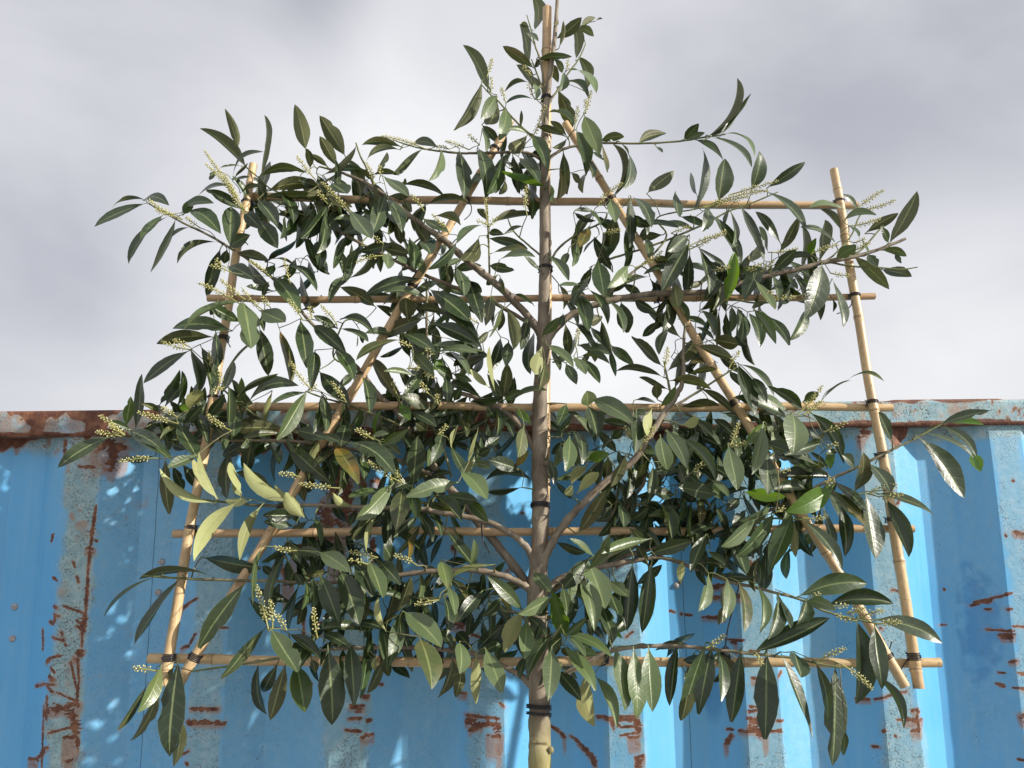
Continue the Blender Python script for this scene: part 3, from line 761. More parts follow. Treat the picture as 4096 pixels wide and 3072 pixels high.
# ------------------------------------------------------------ laurel: where each leaf is
# crop letter; then leaves  baseX baseY tipX tipY width kind [bend]   (crop pixels, 2212 for 1024)
# kinds: F upper side, P upper side painted pale as if sunlit, S shiny upper side, D inner leaf with shade painted in, B underside, L underside painted pale as if sunlit, G sun-through glow painted as vivid green, Y yellowing
LEAVES = """
A 1465 780 1125 468 105 B;1390 640 1297 305 90 L;1612 870 1672 385 62 L;1990 635 1905 272 135 B;1612 880 1990 855 85 B -28;590 1120 180 1292 80 F 25;590 1085 330 1142 35 B 22;750 1222 570 1405 62 F;800 1240 475 1610 52 F 12;860 1262 668 1690 62 F -20;990 1325 840 1390 28 F;1215 1455 890 1605 35 F 45;600 1090 800 1120 75 F -35;940 1180 1182 1105 68 F -30;940 1200 1000 1075 80 F;1010 1180 1245 1350 130 F;1350 1145 1340 1450 170 F;1590 1085 1745 1285 135 F;1600 1260 1742 1478 150 F;1440 1160 1150 1000 105 F;1060 1065 1290 945 28 F -20;1470 1190 1600 1320 120 D;1340 1480 1505 1385 110 F;1395 1545 1650 1600 95 L;1665 1605 1905 1450 55 F -25;1670 1015 2095 960 120 B -35;1630 1065 2110 1075 70 B -22;1750 1210 2010 1205 80 B;2000 1215 1785 1372 80 B;2200 1130 1970 1425 95 F;2150 1250 2130 1450 90 F;2090 1445 2115 1658 105 F;1815 1225 1795 1400 45 F;1440 1020 1610 970 38 F -25;1425 785 1265 800 22 F 12;1385 880 1490 770 28 F -12;1380 900 1600 660 26 F -50;1200 835 1160 905 45 F;1370 905 1510 885 28 F -8;2030 800 2005 640 68 L;2180 790 2045 690 55 B
B 380 470 178 150 140 L;320 570 180 325 100 L;215 630 475 410 60 B 12;550 605 270 612 65 B;520 835 425 530 120 B;865 410 545 380 75 B 22;845 437 585 515 58 B 25;650 650 750 465 46 B;1212 430 1130 685 72 P 10;1380 460 1422 835 130 F 12;1540 440 1608 828 140 F;1060 435 820 645 26 F 42;980 385 1170 402 75 F -28;725 662 932 812 78 P;890 745 1242 842 72 B -40;775 835 1012 895 80 B -12;1110 910 1452 885 58 B -18;740 820 635 1132 140 S;765 870 885 1112 105 F;440 960 612 1192 130 P;150 650 240 862 110 D;275 720 400 805 125 S;235 905 28 1185 105 F;210 970 170 1305 85 F;1180 1005 1378 1078 82 B -10;1080 1030 1270 1140 80 F;1600 1090 1365 1218 45 P 30;1658 1070 2012 1000 75 B -12;1612 1038 1535 945 75 B;1635 1150 1752 1160 80 F;1770 1155 1912 1095 30 F -8;1640 1200 1955 1285 85 B;1680 1325 1962 1300 52 Y -18;1745 1380 2012 1345 58 P -22;2080 1472 1940 1345 42 F;1645 1432 1842 1468 85 D;1540 1190 1395 1392 100 B;1555 1260 1468 1402 85 B;708 1270 925 1322 115 B;950 1210 992 1442 100 F;522 1342 765 1268 65 D;510 1272 438 1492 88 F 12;400 1190 283 1445 78 F 20;440 1240 350 1592 66 F 25;1345 1210 1108 1452 75 F;1250 1370 1282 1612 125 D;1345 1460 1420 1662 95 F;1388 1380 1283 1432 52 P;1440 1560 1565 1659 90 D;760 1330 760 1452 100 P;850 1350 912 1412 60 P;1050 1240 1132 1332 90 S;980 1075 1102 1242 88 L;840 1060 872 1235 95 B;330 960 388 1112 80 B;620 690 540 600 50 B;640 650 850 660 55 B -15;560 980 640 1100 80 F;720 1070 700 950 60 D;640 1130 700 1240 80 D;900 860 960 960 60 B;130 870 30 760 80 B;0 700 150 760 90 D -10;320 600 420 560 70 B;280 820 60 830 80 B;880 760 910 680 40 B
C 937 248 948 -25 108 B;905 522 848 232 90 B;895 232 832 200 48 B;932 582 683 408 90 B;550 772 363 408 112 B;482 718 258 1108 118 B -12;925 752 798 568 78 B;612 833 488 1022 108 P 12;620 850 548 1088 125 B;882 718 700 782 48 B 22;928 862 708 888 32 B 22;692 948 650 1192 108 P;500 1090 632 1232 80 B;885 1172 688 1130 48 P 12;498 1118 535 1292 50 P;880 1172 738 1302 120 B;820 1112 830 958 28 D 8;940 1180 1062 1448 125 F;1148 780 1272 1092 132 B;1060 985 1282 1062 32 P -10;1212 1182 978 1090 60 B;1218 1172 1088 1048 60 B;1380 1008 1506 1318 140 P;1312 1145 1396 1482 148 F;1525 1222 1718 1180 78 B -18;1855 1242 2078 1158 105 B -15;1530 1250 1566 1482 40 S;1600 1250 1640 1662 36 F -45;1682 1250 1725 1612 42 F -52;1196 1320 1225 1662 100 D;1160 1480 1130 1745 85 B;1270 1500 1338 1576 60 B;1418 1370 1456 1522 50 S;1435 1310 1538 1386 32 F;1425 1482 1358 1652 42 F;1028 1612 672 1500 72 G 14;820 1370 986 1552 85 F;1140 325 1345 158 100 B 15;1298 502 1290 225 86 B;1320 240 1460 306 70 B -12;1350 230 1470 155 60 B;1478 180 1528 160 14 B;1160 402 1192 188 50 L;1385 772 1348 512 95 B;1235 622 1472 788 32 P -42;1220 725 1412 842 48 F -25;1202 642 1165 782 78 P;983 518 1257 490 64 B -12;1025 512 1146 702 85 B -15;1002 520 948 585 60 D;1120 520 1196 622 60 B;1222 1200 1098 1282 48 B;680 1350 560 1662 78 F;670 1380 620 1662 70 B;760 1350 812 1662 90 D;720 1400 792 1642 55 D;690 1560 650 1680 60 L;2000 1270 2052 1316 25 S;880 290 975 350 40 P;930 660 975 760 60 B;930 720 960 850 45 P;1150 180 1120 215 40 L;1010 720 985 750 40 B
D 945 122 1062 -2 85 S;960 130 1112 68 50 S;1125 95 1391 -380 32 F 22;1262 80 1503 -262 30 F 14;1200 120 1522 332 48 F -40;1300 90 1546 255 22 P -42;1045 140 1292 332 62 B -32;1240 652 1290 308 152 S;1522 552 1600 238 122 S 12;1680 530 1977 330 90 S;1005 735 1110 222 72 F 48;1052 602 993 422 48 D;635 580 842 412 110 B;870 590 895 788 75 S;308 650 350 828 100 P;480 640 482 1038 92 D;500 640 655 872 92 F -15;655 872 1022 902 42 F -26;920 798 1142 892 68 B -12;1150 720 1112 902 90 F;1165 780 1422 1182 85 S -55;1420 700 1620 1158 85 S -12;1650 590 1988 892 62 S -35;1766 1012 1578 756 72 F;1770 1092 1928 802 90 B;1662 1086 1598 888 48 B;1320 720 1388 1004 42 F;1330 720 1300 842 35 F;315 1252 168 982 95 D;342 780 290 1118 140 B;122 888 48 1052 100 Y;8 900 0 1172 105 B;490 1040 430 1252 58 D;200 1185 250 1468 155 F;447 1228 288 1402 98 P;752 950 538 975 85 D;620 990 640 1142 78 F;972 1040 758 1424 150 F;977 958 818 1082 118 S;990 1125 970 1482 100 D;1060 1060 1170 1432 76 S;1070 1065 1302 1232 36 S;1308 1512 1375 1108 128 G 14;1118 1512 1252 1348 95 F;1607 1213 1468 1492 130 F;668 1182 812 1150 74 B;860 1370 892 1572 120 B;1560 1350 1722 1582 66 P;1690 1290 1752 1502 55 S;1710 1262 1902 1085 105 S;1720 1222 2092 1150 55 S -22;2110 1182 2150 832 95 B;2035 1122 2082 982 80 G;1950 890 2230 995 26 F -26;520 1520 702 1622 105 D;560 820 880 880 40 F;640 880 560 960 60 D;150 750 0 740 40 F;80 700 220 850 30 F -14;0 760 160 830 60 D;200 960 80 1090 26 D;420 1380 560 1450 70 D;1100 1350 1000 1400 60 D;1140 1200 1300 1260 60 D;1180 1310 1330 1300 60 D;1440 1280 1600 1250 80 F;800 1500 700 1640 60 D;340 1440 460 1330 60 D
E 1425 792 1652 382 125 B 8;1228 712 1488 555 102 B -15;1406 797 1348 668 58 F;1040 612 1292 560 62 P -32;1032 526 752 480 42 P 16;1142 512 1033 388 44 S;1000 692 853 514 58 B;932 802 668 675 30 F 28;963 932 1122 830 105 P;1240 905 1312 1004 80 F;1358 870 1562 915 68 B -12;1470 900 1522 976 42 F;1363 1035 1592 1078 95 B;1118 922 1406 1187 112 B;935 1140 1040 1502 62 F;828 1008 702 1442 190 S;700 1390 580 1632 92 F 14;255 1385 432 1652 115 P;370 1440 552 1662 78 F -12;110 1380 140 1642 100 S;200 1420 302 1685 88 S;922 1290 932 1392 24 F;450 1140 682 1312 85 D;600 1090 704 1242 26 F -12;540 1090 625 1192 42 F;650 1070 728 1132 20 F;1080 660 1160 740 26 F -14;1190 780 1240 890 24 F
F 822 5 712 388 135 D 14;880 0 858 112 80 D;905 150 1112 252 115 F;1080 110 1240 302 88 D;1272 352 1060 310 52 F;1300 255 1502 518 155 F;1310 180 1640 358 50 F -72;1230 100 1452 132 18 F;1240 95 1382 -10 46 F;1290 130 1230 222 68 F;1190 400 1240 280 46 F;1500 520 1692 400 46 B;2150 486 1878 330 125 B 15;1020 458 1085 835 172 P;1178 532 1378 622 148 P;992 462 518 662 42 P 34;985 617 732 480 105 F;892 696 423 668 132 F 22;742 760 293 806 118 B 18;1010 680 1082 842 90 F;1518 622 1570 982 142 F;1635 658 1898 882 150 F;1822 672 1638 572 78 F;1855 625 2138 712 72 F -26;1847 685 2092 776 45 F -15;2010 735 2000 832 12 F;2030 700 2056 802 38 D;780 715 755 1032 98 F 12;542 885 178 1145 98 F 22;657 848 757 1238 120 F 10;570 888 642 1218 108 F 12;1165 688 1240 1068 140 D;850 1168 1190 755 26 F -30;1338 708 1440 1142 88 Y 10;1640 888 1612 1182 138 F;1830 868 1976 1098 115 F;1688 1060 1928 1328 145 D;1962 1078 1848 1190 68 F;2045 1100 2106 1398 98 F;985 1292 1312 1095 42 S -60;1088 1326 1467 1165 92 F -52;1562 1235 1278 1322 46 S;1268 1233 1213 1482 58 L;1568 1232 1343 1618 118 P;1690 1258 1640 1562 95 F;1710 1258 1742 1552 88 F;1340 1542 943 1540 138 B;1342 1592 1028 1632 68 F;1488 1560 1722 1622 118 F;1700 1588 1852 1652 78 F;90 1535 132 1092 88 D 10;10 1512 52 1288 85 F;348 1352 518 1162 98 D;560 1372 642 1208 118 L;528 1492 668 1343 98 F;718 1442 852 1263 86 F;890 1547 895 1190 88 F;960 1368 940 1602 118 F;628 1398 716 1662 108 D;800 440 740 560 60 D;830 1540 700 1480 60 D;1180 580 1200 690 60 D
G 698 350 1023 605 150 S -25;1025 258 1132 592 140 D;920 170 987 388 92 F;1215 408 1178 632 98 F;667 440 313 365 62 F 22;602 258 148 392 95 F 22;500 602 480 418 150 B;560 510 822 542 82 B;622 598 243 762 128 D 15;560 598 500 752 108 B;432 788 68 938 66 F 42;452 838 263 918 48 D;463 728 722 872 98 F;758 560 1102 792 88 F;728 650 1112 822 138 F -20;1127 872 738 820 98 F;750 902 1082 890 56 P -12;397 1268 183 948 118 B;552 1082 313 1040 50 P;543 893 722 1072 108 F;887 1112 738 1008 108 F;792 943 728 1032 70 G;955 1032 1167 928 76 B;893 1070 1042 1132 66 F;1132 1282 868 1158 118 D;828 1118 840 1312 84 F;672 1372 438 1268 108 F;602 1088 478 1242 108 F;1360 518 1432 862 120 B;1330 490 1208 744 46 P 18;1320 520 1278 692 68 B;1542 588 1474 852 92 D;1600 718 1555 1053 92 D 10;1370 798 1350 992 98 F;1320 1267 1360 993 108 B;1292 772 1198 1052 98 D;1250 1200 1195 850 36 L;1190 1176 1038 1038 56 L;1196 708 1078 812 68 F;1655 848 1602 1067 112 L;1682 958 1640 1187 92 S;1715 828 1922 992 72 P -22;1660 742 1802 598 78 P;1990 398 2056 692 128 F;2062 248 1928 462 88 F;2070 355 2226 622 76 S;1987 300 1818 300 36 F;1338 1292 1482 1218 78 F;1393 1338 1692 1218 52 F -26;1450 1378 1552 1492 68 G;900 1378 852 1542 128 D;1172 1448 908 1642 88 D;513 1398 736 1517 88 F -18;440 1338 512 1462 88 G;230 1622 263 1393 36 G;298 1652 492 1558 78 G;1743 868 1812 1032 56 F;1870 988 1952 1142 92 F;1940 930 2036 1062 78 P;2030 950 2153 1134 88 F;2000 928 2232 976 46 F;1990 820 2214 862 78 D;1840 560 1820 650 60 F;1858 640 1882 892 88 D;1950 650 2084 802 66 F;1705 58 1878 256 72 P -20;1960 -60 1925 132 62 F;1882 28 1840 152 66 F;1418 385 1592 482 38 B -14;2055 1348 2050 1223 128 P;2064 1368 2132 1612 168 F;1868 1343 1798 1512 88 F;1270 220 1180 300 60 D;1300 240 1330 380 60 D;1110 330 1000 260 60 D;1230 640 1180 440 60 D;1040 480 1100 560 80 D;640 880 560 800 70 D;900 1300 960 1200 80 D;680 1180 720 1300 90 D;820 1400 760 1500 90 D;640 1450 560 1560 100 D;960 930 900 1000 60 D
H 50 -10 116 262 118 F;260 8 412 272 62 S -14;400 28 456 274 145 D;108 202 228 148 98 B;8 218 142 382 56 F;138 238 252 392 68 D;228 188 320 454 84 D;48 402 292 456 78 F;742 560 503 328 95 B;897 316 633 108 98 B;805 602 1072 308 120 B;722 188 588 312 78 D;800 258 724 452 78 F;737 666 376 603 68 B 18;792 766 568 668 56 B;710 852 700 728 88 F;740 917 867 748 78 P;1068 398 1342 502 108 B;1200 348 1402 382 125 B;1400 300 1486 402 140 D;978 562 1232 528 66 D;988 642 1212 598 58 B;838 706 1168 772 88 B -28;1088 778 1362 972 72 B -12;1415 572 1546 974 130 S;1400 570 1702 824 50 F -36;1340 618 1440 742 68 F;1540 680 1652 872 88 F;1952 942 1688 753 118 F 16;1822 1003 1398 838 98 F;1088 98 1197 302 76 S;1008 238 1192 342 30 F -12;523 868 692 890 38 D;158 868 497 1053 148 P -15;510 958 602 992 78 F;530 968 520 1312 108 S;660 948 608 1172 78 L;918 938 1274 972 98 B -26;848 1083 1152 1302 118 D;928 978 1272 1282 56 F -40;740 1183 792 1453 132 P;798 1148 962 1432 118 P -12;928 1213 1206 1532 108 P -45;928 1078 1062 1028 88 L;1328 1268 1402 1617 150 P;1622 1083 1528 1492 130 P;1642 1078 1468 1242 108 G;1660 1318 1670 1662 138 S;1880 998 1886 1322 188 P;2092 1248 1828 1332 118 S;1648 1228 1882 1332 108 S;1738 1353 1992 1452 88 S;118 1372 284 1328 98 G;280 1368 258 1572 94 B;432 1348 318 1602 88 B;28 1662 198 1492 92 L;612 1398 428 1662 130 B;722 1418 648 1662 108 D;915 1600 1182 1642 108 D;880 1420 1000 1560 100 D;1168 1553 1332 1662 46 P;20 1158 62 1402 88 F;780 1350 860 1420 60 P;740 1460 860 1440 60 F;900 1440 960 1600 80 D;1100 1180 1260 1260 80 D;1420 1500 1480 1400 90 D;1200 1320 1300 1260 70 D;450 1080 500 1200 80 F;240 1040 480 1100 80 D;660 1020 740 1120 80 D;1340 1420 1280 1560 90 D;1050 1400 1000 1300 70 D;1420 840 1560 900 60 F;1640 880 1540 800 70 D
I 370 563 642 962 125 F -58;310 442 432 368 88 F;478 432 700 265 22 F -18;700 265 988 256 20 F -32;1070 772 962 543 82 S -14;1500 642 1898 532 74 S -14;1540 626 1852 642 62 G;1490 675 1792 902 72 S -34;1368 728 1772 912 40 S;1770 898 1832 1046 100 G;1298 768 1672 1262 150 S -18;743 1212 832 908 112 S;883 993 1052 1220 108 S -18;537 1100 76 1100 130 D;545 1180 188 1392 165 G;352 1216 33 1214 108 D;563 1223 838 1512 100 S -14;578 1148 836 1376 86 S;968 1250 1412 1402 72 S -34;742 1012 648 908 78 S;550 868 540 1027 74 G;442 762 318 720 44 F;417 990 228 920 36 S;600 870 500 900 50 F
M 185 150 508 186 108 G;1222 185 1302 702 152 S;1398 223 1590 682 138 S;577 343 408 783 158 F;412 348 132 694 116 F;262 383 -4 612 108 P;600 448 610 697 72 L;678 403 1007 793 98 S -28;1000 268 1045 673 130 D;822 298 748 662 106 D;853 288 942 612 68 F;560 638 518 892 84 D;360 638 330 992 138 D;88 568 182 842 98 S;0 868 248 882 76 D;663 1048 1208 938 176 F -42;898 1132 1432 1108 165 S -30;700 1088 640 1272 128 S;708 1098 947 1166 96 P -10;263 1517 877 1243 178 D 26;1298 1262 1858 1433 145 S -48;20 928 8 1232 88 P;115 948 155 1342 92 S -20;268 968 316 1342 72 P -12;430 1018 378 1402 108 S;468 1068 562 1312 48 S;150 560 240 700 80 D;460 460 380 600 70 D;250 200 420 260 80 D;0 700 80 820 80 D;440 560 340 680 80 D
PP 765 405 770 1075 185 S -14;922 448 992 947 138 F 20;230 668 290 862 130 S;125 708 373 1368 84 S;580 808 560 1600 190 D;408 763 508 1237 98 B;670 1350 655 1542 58 B;883 853 1162 1302 52 F -22;890 700 925 870 50 D
Q 1225 688 1215 1375 205 D;1000 663 925 1235 152 D;745 633 640 1168 150 D;687 618 508 1182 150 F;450 618 395 1108 120 D 10;540 900 484 1232 118 B;810 678 825 1064 92 S;798 668 990 987 150 B -14;205 638 240 1143 150 P;75 648 115 1203 156 P;600 627 268 623 76 D;715 -2 650 288 84 P;870 48 813 403 104 S
R 1958 -96 1885 473 165 F 14;1790 -75 1745 458 185 D;1422 -93 1550 273 195 P;1345 63 1460 463 165 P -12;1490 223 1622 564 118 S;1600 148 1680 348 98 S;1600 58 1757 187 102 P;1210 512 1104 148 168 G;1077 198 828 333 108 P;827 292 558 22 108 P;825 323 694 653 142 L;880 393 860 708 118 P;1225 512 1387 373 88 P;1107 518 888 853 108 F 12;1150 513 1090 682 88 F;1095 648 1070 1058 145 P;1208 633 1467 963 108 P -14;1228 518 1588 683 88 P -32;1245 538 1382 703 56 P;1390 878 1450 1282 142 L;1480 898 1657 1293 112 P;1153 833 1337 1062 118 F;1348 690 1493 690 82 P;1150 790 1292 770 68 B;908 368 1052 522 108 F;642 208 513 347 88 F;650 198 757 352 58 Y;582 128 288 383 98 D 15;692 428 463 642 118 D;672 588 468 672 78 F;222 128 195 503 98 B;210 118 256 337 78 P;382 602 278 498 118 D;150 488 236 622 78 F;295 593 300 843 130 P;528 653 657 998 150 P;440 688 442 1088 90 L -22;232 718 135 1038 108 B;332 738 270 1048 98 B;1645 653 1740 1143 142 P;1190 98 1232 332 88 F;1400 400 1540 540 80 D;960 560 1000 420 70 F;1600 480 1700 540 40 G;1480 330 1420 480 80 D;940 300 1060 330 70 D;1060 260 980 340 60 F;1180 640 1280 700 70 F
S 1558 548 1857 833 168 P -15;1690 783 1792 1168 190 P;1502 588 1420 984 128 F;1242 688 1168 1258 94 F;1085 838 1118 1303 150 F;890 848 932 1483 215 S;1372 938 1243 1222 88 B;1350 680 1402 1003 118 F;408 698 617 1034 150 P;568 733 817 923 108 F;742 868 628 1042 108 F;620 998 686 1393 178 F;520 988 398 1448 128 B;300 983 346 1408 84 D;452 983 328 1222 108 D;332 698 -4 1103 96 F 46;853 738 1078 852 88 F;1172 698 838 682 98 F 24;1120 638 1382 690 78 D;1000 198 1152 643 188 F;828 228 972 613 158 F;760 248 760 493 92 F;1150 148 1272 378 168 F;1250 108 1356 408 128 P;828 28 1062 167 128 P;1338 108 1502 278 128 F;1440 98 1378 -42 118 F;1870 103 1920 322 128 P;502 83 380 518 76 F 22;322 3 262 463 50 P 82;642 308 540 684 58 D;632 328 478 562 32 D;680 238 682 493 50 F;1472 288 1384 663 94 B;1602 238 1498 533 88 B;1602 318 1558 604 74 D;1882 410 1606 410 58 D;1772 238 1638 392 58 B;1387 682 1333 418 42 L;1928 348 1987 552 58 P;1890 418 1926 718 78 F;2214 368 2013 604 118 D;1888 698 1972 863 88 B;1200 860 1290 960 90 D;940 740 1000 860 70 D;420 230 330 140 70 D;600 200 680 300 70 D;720 190 640 100 60 D;880 190 700 220 60 D;1460 740 1540 620 40 D;750 950 780 1060 70 B;1300 930 1290 1040 50 L
N 2107 93 1738 604 168 F 12;1547 43 1168 573 72 F 10;1352 28 908 333 30 F 26;1802 18 1223 42 56 B 14;1262 958 1028 1328 56 D 12;1382 798 1213 1168 108 P;1362 958 1148 1423 86 B;1540 778 1460 1534 212 D;1562 1248 1516 1645 108 B;1500 800 1440 960 60 D
T 512 543 83 788 115 F 20;648 488 947 633 108 F -24;698 558 1033 738 88 F;692 468 518 398 68 F;892 698 613 717 66 D 25;1110 418 1274 707 128 F;1257 698 1028 797 88 P;1002 738 1032 1178 112 B 28;1382 1087 963 828 78 L;1442 1052 1238 738 78 L;1432 1042 1298 678 72 L;1642 1002 1563 758 78 L;2052 1082 1688 798 128 L;1952 1102 1623 848 92 B;1702 1087 1518 1082 76 L;1652 1042 1588 928 56 L;1612 1123 1258 1583 128 L 50;1832 1143 1650 1578 92 L 48;1343 1578 1795 1664 128 D -20;1060 788 1152 992 88 D;1150 778 1284 962 108 D;1540 678 1520 1044 118 D;1702 588 1488 702 108 D;1740 588 1700 834 118 D;2012 588 1938 914 54 D 32;1092 448 858 502 66 D;1102 448 958 542 46 Y;942 318 798 248 66 F;2152 1208 1858 1210 108 D;2092 1302 1858 1268 86 F;980 300 900 280 60 D;1180 640 1060 600 80 D;1100 560 1000 600 60 D;1250 560 1340 480 90 D;1420 560 1560 500 90 D;1420 440 1520 540 80 D;1640 340 1580 460 80 D;1200 300 1120 260 60 G
U 103 378 443 693 148 D -14;208 478 562 784 68 D;520 398 716 690 138 Y;648 388 1022 634 148 S -28;1190 738 1230 333 150 F;1552 720 1153 833 128 P;1012 728 728 1024 138 P;1100 778 1052 1098 155 F;1180 828 1222 1024 128 F;1378 838 1607 1044 98 F;1623 638 1824 854 128 P;1668 863 1837 1048 118 F;1478 828 1733 863 108 F;1690 528 1680 642 118 L;1528 413 1642 634 78 S;1442 288 1358 534 108 F;938 382 1138 258 88 P;948 378 1083 468 88 F;843 310 972 290 52 P;620 198 570 393 128 D;382 358 328 524 66 L;242 1002 93 808 128 L;102 852 -4 738 76 L;190 688 252 863 88 B;483 838 602 1053 78 D;508 808 642 912 76 L;902 768 648 832 66 F;1718 538 1864 582 68 F;2112 602 1868 518 118 D;2214 702 1828 700 86 D 32;2112 758 1838 792 54 D;2150 238 2110 473 108 P;2080 572 2192 448 68 Y;2117 258 1878 514 52 D 18;1812 188 1558 354 86 D;1752 258 1678 524 30 L;1572 238 1528 404 26 L;960 958 960 1314 118 D;1242 1093 1058 1334 56 B;1222 1008 1028 1182 108 D;1332 1108 1218 1404 78 D;1150 1188 1152 1372 46 Y;1402 1078 1308 1284 66 D;1450 1188 1338 1424 56 D;782 1088 648 1202 106 D;762 1088 673 1204 36 L;882 1008 798 1294 44 L;1488 1128 1744 1464 108 D;1690 1422 1720 1213 56 P;1872 1428 1528 1534 52 P 22;1682 1398 1448 1444 84 D;198 1298 382 1332 88 F;350 998 392 1254 54 F;700 960 640 1080 70 D;760 1010 720 1100 60 F;340 700 260 620 60 D;1340 840 1280 760 80 D;1480 740 1400 640 60 D;1760 480 1860 420 80 D;1940 320 1820 400 80 D;2000 180 2060 300 80 D;1900 160 1840 60 90 D;1480 200 1420 120 80 D;1300 260 1220 200 80 D;1180 160 1080 220 90 D;1020 320 940 230 70 D;1640 880 1560 960 70 D;500 1330 620 1420 80 D;640 1450 560 1540 90 D;900 1420 1000 1500 90 D
V 522 168 465 354 88 P;600 113 580 374 115 P;640 78 680 334 78 F;742 368 618 498 108 L;680 918 902 578 128 B 12;620 612 600 528 88 L;1280 988 893 1112 88 P -10;763 1243 937 958 108 P;802 1128 618 988 56 P;1040 683 1072 874 88 S;1270 1203 1178 1038 84 B;1390 688 1482 968 108 S;1502 600 1318 588 108 S;1927 698 1588 853 118 D;1867 858 1633 942 78 D;1775 963 1653 1253 118 F;1580 1188 1563 1358 68 L;1838 1278 2192 1312 78 D -10;1872 602 1568 538 138 F;1818 478 1972 612 50 P -14;1288 1112 1644 1008 118 D;762 1158 558 1404 128 F;298 1273 432 1434 118 P;420 298 470 494 78 D;478 488 613 634 54 D;520 480 620 450 36 D;498 1018 722 1104 68 D;1320 368 1278 668 108 F;2002 1253 1708 1198 76 D;1808 1098 1952 1204 56 F;1130 900 1240 1000 80 B;960 700 880 800 70 D;1540 700 1440 780 90 D;1700 660 1580 600 90 D;1620 420 1720 520 80 D;1200 700 1260 820 80 D;1480 860 1560 960 90 D;1340 860 1420 980 70 D;2060 640 1960 740 90 D;1800 1020 1700 940 80 D;2120 740 2020 860 90 D;2000 900 2100 1020 90 F;1180 460 1240 340 70 B;960 120 1060 40 80 D;880 220 960 120 70 D;1020 240 1100 380 80 D;1160 80 1100 0 70 D;2100 960 1980 1060 80 F
"""
SPIKES = """
A 1470 1180 1118 655;1465 1160 1130 770;1440 1150 1290 860;930 1250 640 1078;840 1200 700 1160;1080 1320 960 1230;2075 900 1918 700;1470 1200 1320 930
B 440 980 188 708;640 730 568 538;700 650 690 570;1100 430 705 312;1460 430 1258 355;1290 425 1180 405;1550 390 1458 298;1292 1160 1140 990;1070 960 958 820;1622 1090 1610 845;1638 1090 1530 1045;1640 1095 1700 1010;1962 1000 1955 748;720 1345 482 1405;240 900 150 780;720 1240 640 1180
C 535 662 580 508;573 805 574 668;700 892 660 758;920 655 850 568;935 835 888 730;1000 960 1040 920;920 1190 1008 985;1392 962 1440 782;1390 980 1385 860;1290 1112 1316 920;1228 605 1238 518
D 250 600 412 496;1080 722 1665 568;1330 605 1752 480;1120 715 1500 620;978 1080 1305 905;980 1050 1302 942;830 935 1000 880;250 930 392 905;520 1232 752 1088;1600 1275 1720 1170;1480 1255 1602 1200;1620 1522 1900 1490;1600 1500 1720 1440;1200 1255 1332 1222;200 700 270 590;1700 1100 1925 1065
E 1130 512 1367 350;1180 520 1470 430;1070 656 1342 588;740 902 972 818;910 1062 1072 1082;1100 884 1252 800;1120 800 1210 765
F 1000 470 638 288;1042 430 828 252;1192 520 1010 330;1252 490 1188 402;832 132 790 80;920 195 738 138;1262 240 1068 98;1432 290 1378 70;1540 608 1400 425;1620 600 1592 490;1832 645 1690 478;580 862 338 800;552 832 418 778;735 1000 730 875;825 1150 812 1050;860 1190 770 1210;1622 1212 1440 970;1652 1200 1592 1108;1922 1322 1788 1140;460 1502 108 1400;452 1442 318 1352;922 1562 718 1420
G 535 832 428 788;732 902 658 858;490 1025 592 1015;632 1062 718 1100;402 1240 372 1140;682 1245 610 1150;762 1335 750 1250;762 1592 832 1508;1112 632 1040 590;1948 832 1968 680
H 772 600 800 408;1332 590 1422 440;560 1292 692 1090;1342 1255 1412 1068;1350 1275 1472 1228;1020 1482 1125 1412;1752 1482 1855 1460;470 1190 440 1090
I 250 562 470 308;300 560 470 440;480 712 678 628;500 852 602 808;870 1242 1005 1178;1010 1212 1112 1160;990 1292 1162 1240;500 1162 572 1122;68 1402 132 1358;300 1452 490 1448
M 760 1042 815 1030;920 1132 1052 1130;1132 1262 960 1202;1172 1232 1362 1170;1052 1192 1212 1148;1300 1292 1520 1270
PP 640 768 900 980;430 735 670 625
Q 700 622 862 508;1130 662 1182 762
S 380 702 272 302;410 682 388 430;532 692 450 560;800 762 768 500;1850 432 1640 470
T 650 522 430 350;642 522 510 430;622 532 400 490;935 722 600 750
U 850 342 690 252;1092 712 808 530;1110 732 1030 612;230 672 40 640;562 762 212 722;190 1302 0 1270;890 1362 648 1310;1232 1432 1030 1342;802 1422 640 1382
N 1352 832 1145 808
"""
